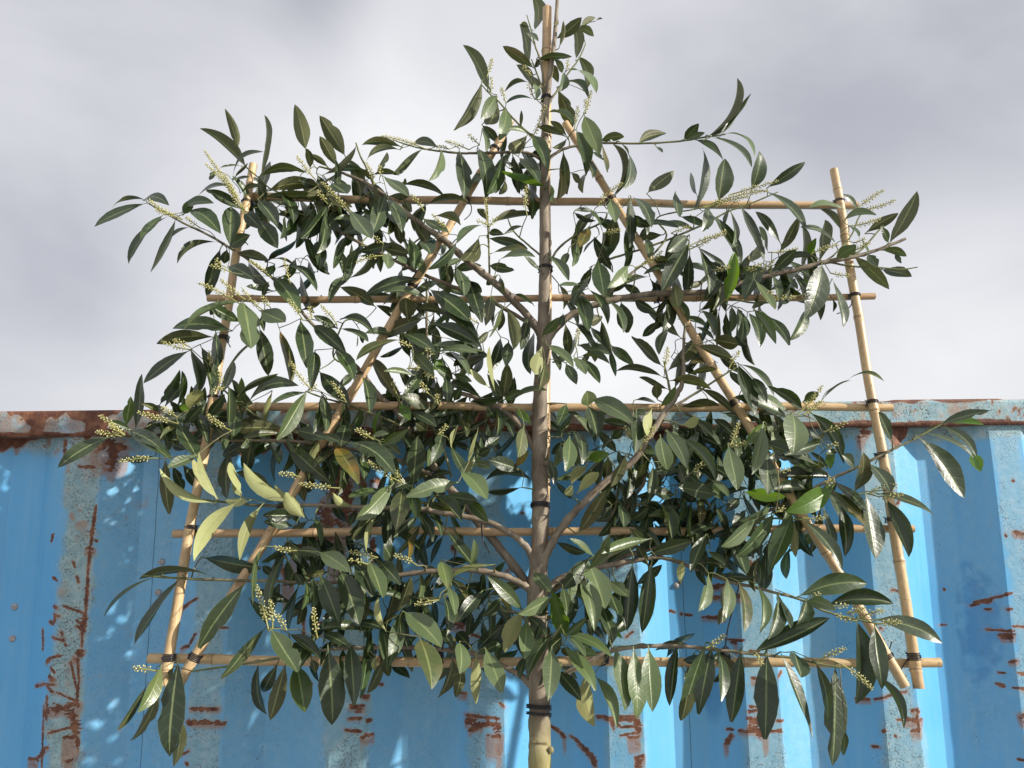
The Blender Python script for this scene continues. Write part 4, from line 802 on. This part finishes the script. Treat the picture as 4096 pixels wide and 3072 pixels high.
# limbs: overview pixels x y radius_mm depth_cm (towards the camera); first row: which name
LIMBS = """trunk 1167 1700 20 2;1166 1600 20 2;1165 1500 19.5 2;1163 1420 19.5 2;1160 1340 19.5 2;1161 1260 19 2;1166 1180 16.5 2;1167 1090 16.5 2;1166 1000 16.5 2;1166 900 15.5 2;1168 820 14.5 2;1174 740 14.5 2;1175 660 13 2.5;1177 560 12.5 2.5;1176 460 11.5 2.5;1176 380 10.5 2.8;1177 300 9 3;1180 230 7.5 3.5;1187 170 6.5 3.5;1195 110 5.8 3.5;1200 60 5.2 3.5;1204 0 4.6 3.5;1207 -50 4.2 3.5
branch 1172 740 9 2;1160 710 8.5 2.5;1128 668 8 3;1062 606 7.8 3.5;1012 566 7.4 3.5;962 521 7 3.5;928 498 6.6 3.5;880 462 6 3;835 425 5 3;790 395 4.2 3;735 372 3 3;690 360 2 3
branch 1170 770 8 2;1196 716 8 3;1238 678 7.6 3.5;1300 654 7 3.6;1372 639 6.6 3.4;1450 633 6.2 3.2;1540 628 5.8 3.2;1638 601 5.4 3.4;1710 585 5.2 3.6;1783 566 5.2 4;1841 556 4.4 4.4;1900 538 3.6 4.4;1956 516 3 4.4
branch 1160 985 6.5 1.5;1142 947 6 1.5;1104 900 5.6 1.5;1036 862 5 1.5;960 840 3 1.5
branch 1160 1300 9 1;1138 1258 8.6 0;1069 1171 8.2 -1;1000 1088 8 -1.6;954 1031 7.6 -1.6;914 976 7 -1.2;876 918 6.6 -0.8;854 885 6.2 0;818 855 5.8 .6;788 815 5.2 1;768 790 4.8 1.4;727 752 4 1.6;675 700 3.6 1.6;645 665 3.4 1.8;600 612 3.0 2;552 572 2.8 2;509 543 2.8 2.4;449 507 2.6 2.8;397 482 2.4 3;350 456 2.0 3;318 438 1.4 3
branch 946 1033 4.6 -1;879 1001 4.6 -.4;829 986 4.4 0;764 971 4 1;699 961 3.8 1.5;618 952 3.4 2;540 952 3 2;458 952 2.6 2.2;400 952 2.2 2.4;340 948 1.8 2.6;290 946 1.2 2.6
branch 1158 1240 7 2;1144 1194 6.4 3;1119 1164 6 3.4;1069 1134 5.6 3.6;1019 1119 5.2 3.4;944 1106 4.8 3;906 1099 4.6 3;784 1095 4.2 2.6;666 1091 3.4 2.4;608 1093 3 2.4;540 1090 2.4 2.6;458 1082 1.8 3;430 1078 1.2 3
branch 1158 1310 7 2;1144 1276 6.4 3;1112 1254 6 3.6;1069 1239 5.6 4;1019 1231 5.2 4;970 1232 4.8 4;919 1235 4.6 3.8;856 1243 4.2 3.4;790 1252 3.8 3;736 1258 3.4 3;650 1258 3.0 3;576 1255 2.8 3.2;486 1253 2.6 3.4;400 1250 2.2 3.6;307 1243 1.6 3.8
branch 1154 1490 6.5 2;1138 1472 6 2;1118 1455 5.4 2;1083 1437 4.8 2;1040 1416 4.4 2.2;960 1404 4 2.6;911 1401 3.8 2.8;861 1398 3.6 3;760 1400 3.2 3.2;698 1405 2.8 3.2;600 1422 2.4 3.2;500 1438 2 3.2;415 1450 1.4 3.2
branch 1170 1490 5.4 2;1190 1474 5.2 2.4;1222 1454 4.8 2.8;1268 1432 4.4 3;1308 1409 4 3;1368 1398 3.8 3;1420 1395 3.6 3;1475 1396 3.3 3;1575 1407 3 3;1640 1414 2.6 3;1712 1421 2.3 3;1746 1429 2 3;1814 1442 1.4 3
branch 1166 1300 6.4 1.5;1190 1268 6 1.6;1220 1245 5.6 1.6;1305 1223 5 1.5;1370 1212 4.4 1.5;1430 1205 3.8 1.6;1492 1225 3.6 1.8;1580 1258 3.2 2.2;1625 1267 3 2.6;1672 1280 2.6 3;1725 1294 2.2 3.2;1781 1320 2.1 3.4;1840 1336 1.8 3.6;1903 1348 1.4 3.8
branch 1168 1240 9 2;1180 1198 8 3;1205 1152 7.4 3.6;1255 1092 7 4;1305 1043 6.7 4;1367 996 6.4 4;1400 948 6.2 4;1429 900 6 4;1459 858 5.4 4;1475 820 4.4 4;1476 760 3.2 4;1480 700 2.6 4
branch 1164 1290 7 1;1215 1262 6.4 0;1290 1222 5.6 -1.5;1390 1190 5 -2;1480 1166 4.6 -2;1567 1147 4.2 -1;1620 1122 4 0;1690 1090 3.4 1;1740 1065 3 2;1799 1033 2.9 3;1844 1013 2.8 3.4;1899 986 2.7 3.8;1940 965 2.4 4;1984 944 2.2 4.2;2034 916 1.4 4.4
branch 1178 352 4 2;1196 334 3.8 2.6;1230 318 3.2 3;1299 309 2.8 3.4;1379 310 2.4 3.4;1467 305 2.3 3.4;1517 297 2 3.6;1567 290 1.6 3.6
branch 1174 348 4 2.4;1150 334 3.6 2.6;1123 328 3.2 2.8;1060 330 3 3;998 331 2.8 3;948 326 2.4 3;898 318 1.8 3;848 302 1.2 3
branch 1170 720 5 0;1131 692 4.6 0;1078 660 4.4 0;1020 634 4.3 0;973 617 4.2 0;910 591 4 0;853 563 3.6 .6;788 531 3.4 1;730 498 3 1;693 476 2.4 1;640 460 1.6 1
branch 735 372 2.4 3;690 400 2.2 3;640 425 2 3;587 409 1.8 3;562 387 1.7 3;529 359 1.3 3
branch 810 412 2.6 3;803 390 2.4 3;790 360 2.2 3;778 336 2 3;769 309 1.8 3
branch 1182 225 3 3.4;1168 135 2.4 4;1158 105 2.1 4;1150 75 1.8 4;1138 32 1.2 4
branch 1180 230 2.8 3.2;1172 195 2.4 3.4;1160 160 2 3.6;1148 128 1.3 3.8
branch 1184 232 3 3;1190 215 2.8 3.2;1203 197 2.6 3.4;1228 158 2.2 3.6;1250 128 1.9 3.6;1265 95 1.4 3.6
branch 1176 330 3.4 3;1163 302 3 3;1138 285 2.6 3.2;1103 250 2.3 3.4;1078 220 2.1 3.4;1060 205 1.8 3.4;1040 183 1.4 3.4
branch 1310 1155 3.2 0;1318 1120 2.8 0;1330 1092 2.4 0;1338 1040 1.8 0
branch 1352 1105 3.6 -1;1372 1070 3.2 -.6;1392 1040 3 0;1388 1000 2.4 1;1382 960 1.8 1
branch 1452 876 3 3.8;1448 850 2.6 3.8;1440 810 2.2 3.6;1434 780 1.4 3.6
branch 923 790 3 0;922 735 2.8 .6;922 640 2.6 1.4;921 602 2 1.6
branch 1057 600 2.6 3;1057 560 2.2 3;1053 466 2 3;1051 430 1.2 3
branch 1459 876 3 3.4;1489 858 2.6 3.4;1530 832 2.2 3.4;1567 808 1.8 3.4;1592 793 1.2 3.4
branch 740 965 2.6 1.4;640 935 2.4 1.2;570 907 2.2 1.4;515 870 2 1.6;462 822 1.3 1.8
branch 935 1000 2.8 0;890 940 2.6 .4;856 915 2.4 .6;756 876 2.2 1;700 860 1.9 1.2;660 845 1.4 1.2
branch 1799 1033 2.2 3.2;1780 1060 2 3.4;1830 1070 1.8 3.6;1870 1066 1.5 3.8;1901 1074 1.2 4
branch 1567 1147 2.8 0;1610 1130 2.4 1;1666 1120 2 2;1731 1123 1.3 2.6
branch 1176 600 3 2;1200 545 2.6 2.4;1240 510 2.4 2.6;1300 480 2.2 2.6;1312 460 1.6 2.6
branch 1178 560 2.4 2;1142 530 2.2 2.4;1110 500 1.8 2.6;1096 470 1.2 2.6
branch 1315 560 2.6 1;1380 540 2.4 1.4;1450 515 2.4 1.8;1530 480 2.2 2.4;1570 458 2 2.8;1620 440 1.8 3;1680 415 1.3 3
branch 1300 652 3 2.6;1340 610 2.6 2.4;1400 560 2.4 2;1440 510 2 2;1420 470 1.6 2.2;1500 452 1.6 2.6;1560 440 1.2 2.8
branch 1841 556 2.4 4;1870 530 2.2 4.2;1905 490 1.8 4.4;1925 465 1.2 4.6
branch 1770 570 2.2 4;1800 552 2 4.2;1838 510 1.8 4.4;1855 470 1.6 4.6;1875 448 1.2 4.8
branch 1790 566 2.4 3;1840 575 2.1 3.4;1900 578 1.8 3.6;1945 582 1.5 3.8;1982 577 1.2 3.8
branch 920 820 2.2 1;925 900 2.2 1;955 960 2.2 .6;975 1030 2.2 0
branch 1560 640 2.2 2;1640 655 2 2.6;1720 640 1.7 3;1790 620 1.2 3.2
branch 768 790 2.2 1.4;720 770 2 1.8;740 700 1.7 2;760 690 1.2 2
branch 854 560 2.2 1.4;900 520 2 2;960 480 1.6 2.6
branch 1160 1440 3 5;1178 1400 2.6 6;1200 1370 2.2 7;1212 1350 1.5 7.5
branch 1144 1350 3 4;1120 1325 2.6 5;1090 1320 2.2 5.5;1080 1305 1.4 6
branch 1262 1240 3 3;1290 1215 2.6 4;1340 1190 2.2 5;1400 1165 1.6 5.4"""
# dense places that get extra inner leaves: overview x y rx ry count
FILL = """620 430 110 45 24;760 440 100 70 26;880 480 80 60 14;700 560 120 50 9;900 600 90 60 10;930 740 110 70 18;900 830 90 60 20;980 900 130 60 26;800 930 120 70 18;480 890 110 50 18;380 900 60 40 8;640 960 120 50 12;880 1080 130 60 18;700 1180 130 60 18;760 1290 140 50 18;560 1270 60 30 3;980 1270 110 50 18;960 1370 120 50 10;1300 950 110 60 16;1400 1080 110 70 26;1520 960 110 70 24;1620 900 90 50 12;1480 1120 130 60 22;1640 1010 130 70 22;1740 1070 90 60 10;1600 1170 120 50 14;1300 1280 90 70 12;1240 600 70 50 6;1460 600 70 60 10;1600 590 90 50 16;1580 680 80 50 10;1700 600 70 40 10;1120 360 60 60 12;1300 480 60 40 4;1500 760 60 40 6;1180 1380 80 50 10;760 1410 130 30 8;1500 1420 120 24 5;1060 1330 80 40 8;1290 730 60 40 4"""
# ------------------------------------------------------------ laurel: build it
tree = thing('laurel_tree', 'tall young evergreen laurel trained flat, with glossy leaves and pale flower spikes', 'tree', (PO(1168, 1700, 0.02).x, PO(1168, 1700, 0.02).y, 0.0))
nodes = []                       # skeleton points for twigs: (Vector, radius)
for ln in LIMBS.split('\n'):
    nm, rest = ln.split(' ', 1)
    raw = [tuple(float(q) for q in s.split()) for s in rest.split(';')]
    pts = []
    for (x, y, r, d) in raw:
        pts.append((PO(x, y, d * 0.01), r * 0.001 * (0.92 if nm == 'trunk' else 0.95)))
    if nm == 'trunk':
        p0 = pts[0][0]
        pts = [(Vector((p0.x - .01, p0.y + 0.02, 0.0)), 0.026), (Vector((p0.x, p0.y + 0.01, 0.9)), 0.022), (Vector((p0.x, p0.y, 1.55)), 0.019)] + pts
    cm_ = catmull(pts, 7)
    if nm == 'trunk':
        q = []
        for i, (p, r) in enumerate(cm_):
            q.append((p, r * (1 + 0.03 * math.sin(i * 1.7) + random.uniform(-.012, .012))))
        cm_ = q
    else:
        q = []
        wob = 0.0
        for i, (p, r) in enumerate(cm_):
            k = 1 + (0.16 if i % 7 == 3 and i > 3 else 0) + random.uniform(-.03, .03)   # leaf scars
            q.append((p + Vector((random.uniform(-1, 1), random.uniform(-1, 1), random.uniform(-1, 1))) * r * 0.14, r * k))
        cm_ = q
    mb = MB()
    g = 0.0 if nm == 'trunk' else 0.0
    tube(mb, cm_, 16 if nm == 'trunk' else 9, (0.5, 0, 0, 1), bump=0.03)
    if nm != 'trunk':            # thin ends are green
        for i in range(len(mb.v)):
            j = min(i // 9, len(cm_) - 1)
            gg = max(0.0, min(1.0, (0.0030 - cm_[j][1]) / 0.0012))
            mb.col[i] = (0.5, gg, 0, 1)
    else:                        # knots where twigs were cut
        for (x, y) in ((1152, 1599), (1190, 1622), (1180, 1000), (1160, 1120)):
            c = PO(x, y, 0.038); 
            tube(mb, [(c + Vector((0, 0.008, 0)), 0.0052), (c, 0.0048), (c + Vector((0, 0.0016, 0)), 0.0026)], 9, (0.5, 0, 0, 1))
    mb.build(nm, BARK, tree)
    for i, (p, r) in enumerate(cm_):
        if nm == 'trunk' and p.z < 2.0: continue
        nodes.append((p, r))

# ---- one leaf
NL, NW = 15, 7
def leaf_geo(mb, B_, T_, width, kind, bendv, rs):
    """B_ base, T_ tip (world), width metres as seen; adds to mb"""
    ax = T_ - B_
    L = ax.length
    t = ax.normalized()
    mid = (B_ + T_) / 2
    toc = (CAM - mid).normalized()
    side0 = t.cross(toc).normalized()
    nrm0 = side0.cross(t).normalized()          # faces the camera
    real = max(width, L * rs.uniform(0.24, 0.29))
    under = kind in 'BL'
    roll = math.acos(max(0.12, min(1.0, width / real)))
    # which way is it rolled: upper side towards the sky for leaves seen from above
    up = Vector((0.25, 0, 1))
    sg = 1 if side0.dot(up) > 0 else -1
    # rotating the normal towards side0 by sg tilts it skywards
    if under: sg = -sg
    if kind in 'DG': sg = rs.choice((-1, 1))
    extra = 0.0
    if kind == 'S': extra = R(rs.uniform(8, 26))
    elif kind == 'P': extra = R(rs.uniform(2, 18))
    elif kind == 'L': extra = R(rs.uniform(0, 10))
    else: extra = R(rs.uniform(-6, 20))
    roll2 = max(roll, abs(extra)) if roll < 0.5 else roll
    if kind in 'PSL':
        # turn towards the sun where the shape allows
        sg = 1 if side0.dot(to_sun) > 0 else -1
    if kind in 'PL':
        roll2 = max(roll, R(rs.uniform(14, 42)))
    if kind == 'F' and rs.random() < 0.45:
        sg = 1 if side0.dot(to_sun) > 0 else -1; roll2 = max(roll, R(rs.uniform(10, 34)))
    if kind == 'B':
        sg = -1 if side0.dot(to_sun) > 0 else 1
        roll2 = max(roll2, R(rs.uniform(8, 28)))
    if kind == 'S' and roll < 0.7:
        hv = (to_sun + toc).normalized()
        roll2 = max(0.1, min(0.85, abs(math.atan2(hv.dot(side0), hv.dot(nrm0))) + rs.uniform(-0.12, 0.12)))
    real = width / max(0.2, math.cos(roll2))
    a = sg * roll2
    nrm = nrm0 * math.cos(a) + side0 * math.sin(a)
    side = side0 * math.cos(a) - nrm0 * math.sin(a)
    upper = -nrm if under else nrm
    fold = rs.uniform(0.10, 0.34) if kind != 'D' else rs.uniform(0.05, 0.25)
    arch = rs.uniform(-0.02, 0.10) * L
    tipc = rs.uniform(-0.3, 1.0)
    wph, wam = rs.uniform(0, 6.28), rs.uniform(0.008, 0.03) * real
    wk = rs.uniform(7, 13)
    asym = rs.uniform(-0.06, 0.06)
    twist = rs.uniform(-0.45, 0.45)
    blunt = rs.random() < 0.16
    notch = (rs.uniform(0.3, 0.95), rs.uniform(0.25, 0.7), rs.choice((-1, 1))) if rs.random() < 0.22 else None
    curl = rs.uniform(0.5, 1.3) if rs.random() < 0.2 else 0.0
    ser = [(rs.uniform(-.035, .035), rs.uniform(-.035, .035)) for _ in range(NL)]
    pw = 0.0011
    vs = []; uv = []
    pet = 0.09
    peak = rs.uniform(0.9, 1.15)
    for i in range(NL):
        s = i / (NL - 1)
        s2 = s if i > 1 else s * 1.0
        c = B_ + ax * s
        q = 4 * s * (1 - s)
        c = c + bendv * q + upper * (arch * q) - upper * (tipc * 0.06 * L * max(0, s - 0.7) ** 2 * 11)
        if s < pet: w = pw
        else:
            b = (s - pet) / (1 - pet)
            w = real * 0.5 * (math.sin(math.pi * b ** peak) ** 0.76)
            if blunt and b > .86: w = max(w, real * 0.5 * 0.5 * (1 - (b - .86) / .14 * 0.7))
            w = max(w, pw * (1 - b) * 0.8 + 0.00015)
        tw = twist * (s - 0.4)
        sd = side * math.cos(tw) + upper * math.sin(tw)
        for j in range(NW):
            u = (j / (NW - 1)) * 2 - 1
            h = fold * abs(u) ** 1.2 * w + wam * math.sin(wk * s + wph + (1.4 if u > 0 else 0)) * abs(u) * (1 if s > pet else 0)
            wu = w
            if s > pet:
                wu = w * (1 + ser[i][0 if u < 0 else 1] * (abs(u) > .9))
                if notch and u * notch[2] > 0: wu *= 1 - notch[1] * max(0, 1 - abs(s - notch[0]) / 0.09)
                if curl: h += curl * w * max(0, abs(u) - .3) ** 2; wu *= 1 - 0.25 * curl * max(0, abs(u) - .3)
            vs.append(c + sd * (u * wu + asym * w * (1 - u * u)) + upper * h)
            uv.append((u if s > pet * .8 else u * 0.1, s))
    fs = []
    for i in range(NL - 1):
        for j in range(NW - 1):
            a0 = i * NW + j
            f = (a0, a0 + 1, a0 + NW + 1, a0 + NW)
            fs.append(f)
    # winding so that the geometric normal points to `upper`
    n0 = (vs[fs[20][1]] - vs[fs[20][0]]).cross(vs[fs[20][3]] - vs[fs[20][0]])
    if n0.dot(upper) < 0: fs = [tuple(reversed(f)) for f in fs]
    br = {'F': 0.45, 'P': 0.70, 'S': 0.42, 'D': 0.15, 'B': 0.45, 'L': 0.80, 'G': 0.4, 'Y': 0.5}[kind] + rs.uniform(-0.12, 0.12)  # P and L painted paler for sunlight, D darker for shade
    yl = 0.65 if kind == 'Y' else (rs.uniform(0.05, 0.3) if rs.random() < 0.10 else 0.0)
    gr = rs.uniform(0.65, 1.0) if kind == 'G' else (0.15 if kind in 'PF' and rs.random() < 0.25 else 0.0)  # on G leaves the vivid green paints in sun glowing through
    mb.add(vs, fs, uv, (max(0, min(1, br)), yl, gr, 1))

rs = random.Random(5)
DEP = {'F': (0.035, 0.065), 'P': (0.080, 0.140), 'S': (0.050, 0.095), 'D': (-0.005, 0.045), 'B': (0.015, 0.05), 'L': (0.06, 0.10), 'G': (0.03, 0.07), 'Y': (0.02, 0.05)}
leaves = []
for ln in LEAVES.strip().split('\n'):
    c, rest = ln.split(' ', 1)
    for it in rest.split(';'):
        a = it.split()
        x0, y0 = cp(c, float(a[0]), float(a[1])); x1, y1 = cp(c, float(a[2]), float(a[3]))
        w = float(a[4]) * K; kind = a[5]; bend = float(a[6]) * K if len(a) > 6 else 0.0
        if kind == 'L' and c in 'ABC': kind = 'B'
        leaves.append((x0, y0, x1, y1, w, kind, bend))
bases = []
def place(x0, y0, x1, y1, w, kind, bend, mb, d=None):
    lo, hi = DEP[kind]
    d0 = rs.uniform(lo, hi) if d is None else d
    y_ = (y0 + y1) / 2
    z = 1.0 / (PA + PB * (y_ - 1536) / FPX)
    Lp = math.hypot(x1 - x0, y1 - y0) * z / FPX
    down = (y1 - y0) / (math.hypot(x1 - x0, y1 - y0) + 1e-6)
    # foreshortened leaves lean out of the picture plane
    full = 0.115
    dz = math.sqrt(max(0.0, full ** 2 - Lp ** 2)) * 0.6
    dz = min(dz, Lp * 0.9, 0.05) * (1 if kind in 'FPSGY' else rs.choice((-1, 1)))
    dz += rs.uniform(-0.12, 0.12) * Lp
    B_ = P(x0, y0, d0)
    T_ = P(x1, y1, d0 + dz)
    # the blade fills the marked length, the stalk comes before it
    dx, dy = x1 - x0, y1 - y0
    x0 -= dx * 0.08; y0 -= dy * 0.08; x1 += dx * 0.05; y1 += dy * 0.05
    B_ = P(x0, y0, d0); T_ = P(x1, y1, d0 + dz)
    l = math.hypot(dx, dy) + 1e-6
    perp = (-dy / l, dx / l)
    mx_, my_ = (x0 + x1) / 2, (y0 + y1) / 2
    bv = P(mx_ + perp[0] * bend, my_ + perp[1] * bend, d0) - P(mx_, my_, d0)
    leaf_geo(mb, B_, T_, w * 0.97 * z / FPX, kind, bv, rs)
    bases.append((B_, 0.0011, kind))
    return B_
areas = sorted([(math.hypot(l[2] - l[0], l[3] - l[1]) * l[4], i) for i, l in enumerate(leaves) if l[5] != 'D' or l[4] * K > 20], reverse=True)
hero = set(i for _, i in areas[:100])
rest = MB()
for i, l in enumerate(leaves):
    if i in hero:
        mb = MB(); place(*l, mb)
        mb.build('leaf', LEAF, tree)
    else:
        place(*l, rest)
for f in FILL.split(';'):
    x, y, rx, ry, n = [float(q) for q in f.split()]
    for k in range(int(n * (1.7 if y > 850 else 1.25))):
        th = rs.uniform(0, 6.28); q = math.sqrt(rs.random())
        bx, by = x + rx * q * math.cos(th), y + ry * q * math.sin(th)
        out_ = 1 if bx > 1175 else -1
        ang = math.radians(rs.gauss(90, 48)); ang = ang if rs.random() < 0.8 else ang + math.pi
        Lh = rs.uniform(55, 92)
        tx = bx + math.cos(ang) * Lh * (0.8 if out_ > 0 else -0.8) ; ty = by + math.sin(ang) * Lh * 0.9
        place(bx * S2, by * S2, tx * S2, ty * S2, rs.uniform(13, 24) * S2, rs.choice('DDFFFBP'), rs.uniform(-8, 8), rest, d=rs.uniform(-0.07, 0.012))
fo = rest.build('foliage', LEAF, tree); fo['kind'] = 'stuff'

# ---- flower spikes
BV = []; BF = []
for j, (h, r) in enumerate(((-1, 0.0), (-0.5, 0.8), (0.25, 1.0), (0.85, 0.6))):
    for k in range(6): BV.append((r * math.cos(k * math.pi / 3), r * math.sin(k * math.pi / 3), h * 1.15))
for j in range(3):
    for k in range(6): BF.append((j * 6 + k, j * 6 + (k + 1) % 6, (j + 1) * 6 + (k + 1) % 6, (j + 1) * 6 + k))
BF.append(tuple(range(18, 24)))
def spike(mb, B_, T_, w=0.0052):
    ax = T_ - B_; L = ax.length; t = ax.normalized()
    a = t.cross(Vector((0, 1, 0.1))).normalized(); b = t.cross(a)
    curve = a * rs.uniform(-.06, .06) * L + b * rs.uniform(-.05, .05) * L
    def at(s): return B_ + ax * s + curve * 4 * s * (1 - s)
    tube(mb, [(at(i / 8), 0.0014 * (1 - 0.55 * i / 8)) for i in range(9)], 5, mi=0)
    n = int(max(12, L / 0.00165)); ph = rs.uniform(0, 6)
    start = 0.22 if L > 0.03 else 0.1
    dens = rs.uniform(0.8, 1.0)
    for i in range(n):
        if rs.random() > dens: continue
        s = start + (1 - start) * (i + rs.random() * .6) / n
        if s > 1: continue
        th = ph + i * 2.4
        c = at(s)
        taper = 0.45 + 0.55 * min(1, (1 - s) * 4)
        dirv = (a * math.cos(th) + b * math.sin(th) + t * (0.35 + .5 * s)).normalized()
        e = c + dirv * w * taper * rs.uniform(0.8, 1.15)
        r = 0.00138 * rs.uniform(0.75, 1.2) * (0.65 + 0.35 * taper)
        # pedicel
        p1 = dirv.cross(Vector((0.3, 0.2, 1))).normalized() * 0.00035; p2 = dirv.cross(p1).normalized() * 0.00035
        mb.add([c + p1, c - p1 * .5 + p2, c - p1 * .5 - p2, e + p1, e - p1 * .5 + p2, e - p1 * .5 - p2], [(0, 1, 4, 3), (1, 2, 5, 4), (2, 0, 3, 5)], mi=0)
        q = dirv.to_track_quat('Z', 'Y')
        mb.add([e + q @ (Vector(v) * r) for v in BV], BF, mi=1)
sp = []
for ln in SPIKES.strip().split('\n'):
    c, rst = ln.split(' ', 1)
    for it in rst.split(';'):
        a = [float(q) for q in it.split()]
        x0, y0 = cp(c, a[0], a[1]); x1, y1 = cp(c, a[2], a[3])
        sp.append((x0, y0, x1, y1))
order = sorted(range(len(sp)), key=lambda i: -math.hypot(sp[i][0] - sp[i][2], sp[i][1] - sp[i][3]))
big = set(order[:100]); small = MB()
for i, (x0, y0, x1, y1) in enumerate(sp):
    d0 = rs.uniform(0.09, 0.125)
    B_ = P(x0, y0, d0); T_ = P(x1, y1, d0 + rs.uniform(0, 0.02))
    if i in big:
        mb = MB(); spike(mb, B_, T_); mb.build('flower_spike', [STALK, BUD], tree)
    else: spike(small, B_, T_)
    bases.append((B_, 0.0010, 'P'))
if small.v:
    o = small.build('flower_cluster', [STALK, BUD], tree); o['kind'] = 'stuff'

# ---- twigs: join every leaf and spike to the nearest wood
sk = np.array([tuple(p) for p, r in nodes]); skr = [r for p, r in nodes]
todo = list(bases)
tw = MB()
cur = sk.copy(); curr = list(skr)
cost = [np.min(np.linalg.norm(cur - np.array(tuple(b[0])), axis=1)) for b in todo]
for i in np.argsort(cost):
    p = todo[i][0]
    dd = np.linalg.norm(cur - np.array(tuple(p)), axis=1)
    k = int(np.argmin(dd + 0.0))
    L = dd[k]
    if L < 0.004: continue
    q = Vector(cur[k])
    r0 = min(curr[k] * 0.7, 0.0016 + 0.004 * min(L, 0.12) * 2)
    if L > 0.16: q = p + (q - p) * (0.05 / L); r0 = 0.0010
    pull = Vector((random.uniform(-1, 1), random.uniform(-1, 1), random.uniform(-.2, 1))) * L * 0.14
    pts = catmull([(q, r0), (q.lerp(p, 0.5) + pull, (r0 + 0.0010) / 2), (p, 0.0010)], 5)
    tube(tw, pts, 5, (0.5, 0.55 if L > 0.05 else 0.9, 0, 1), caps=False)
    newp = np.array([tuple(a) for a, _ in pts[2::2]])
    cur = np.vstack([cur, newp]); curr += [r for _, r in pts[2::2]]
o = tw.build('twigs', BARK, tree); o['kind'] = 'stuff'

# wires that bind the stem and the branches
for (x, y, r, d, tn) in ((1180, 213, .0105, .030, 4), (1178, 580, .0135, .024, 4), (1167, 1092, .0160, .021, 4), (1164, 1527, .0198, .021, 3), (1164, 1542, .0198, .021, 3)):
    tie(x, y, 0.02 if y < 1500 else 0.06, -1, r, d, turns=tn, spread=0.0020, wr=0.0010, cross=(y < 1520))
for (x, y) in ((806, 1412), (952, 1412), (1308, 1412), (1568, 1415), (1420, 640), (1588, 1150)):
    tie(x, y, 1, 0.03, 0.0125, 0.008, turns=3, wr=0.0012, tail=[(x + 4, y + 20, .004), (x - 14, y + 28, .002)])
for pts in (((1598, 1258), (1585, 1310), (1572, 1360), (1565, 1412)), ((985, 1180), (975, 1250), (968, 1330), (955, 1405)), ((1040, 1130), (1043, 1165), (1058, 1195))):
    mb = MB(); tube(mb, catmull([(PO(x, y, 0.03), 0.0013) for x, y in pts], 5), 6); mb.build('wire_tie', WIRE, trellis)
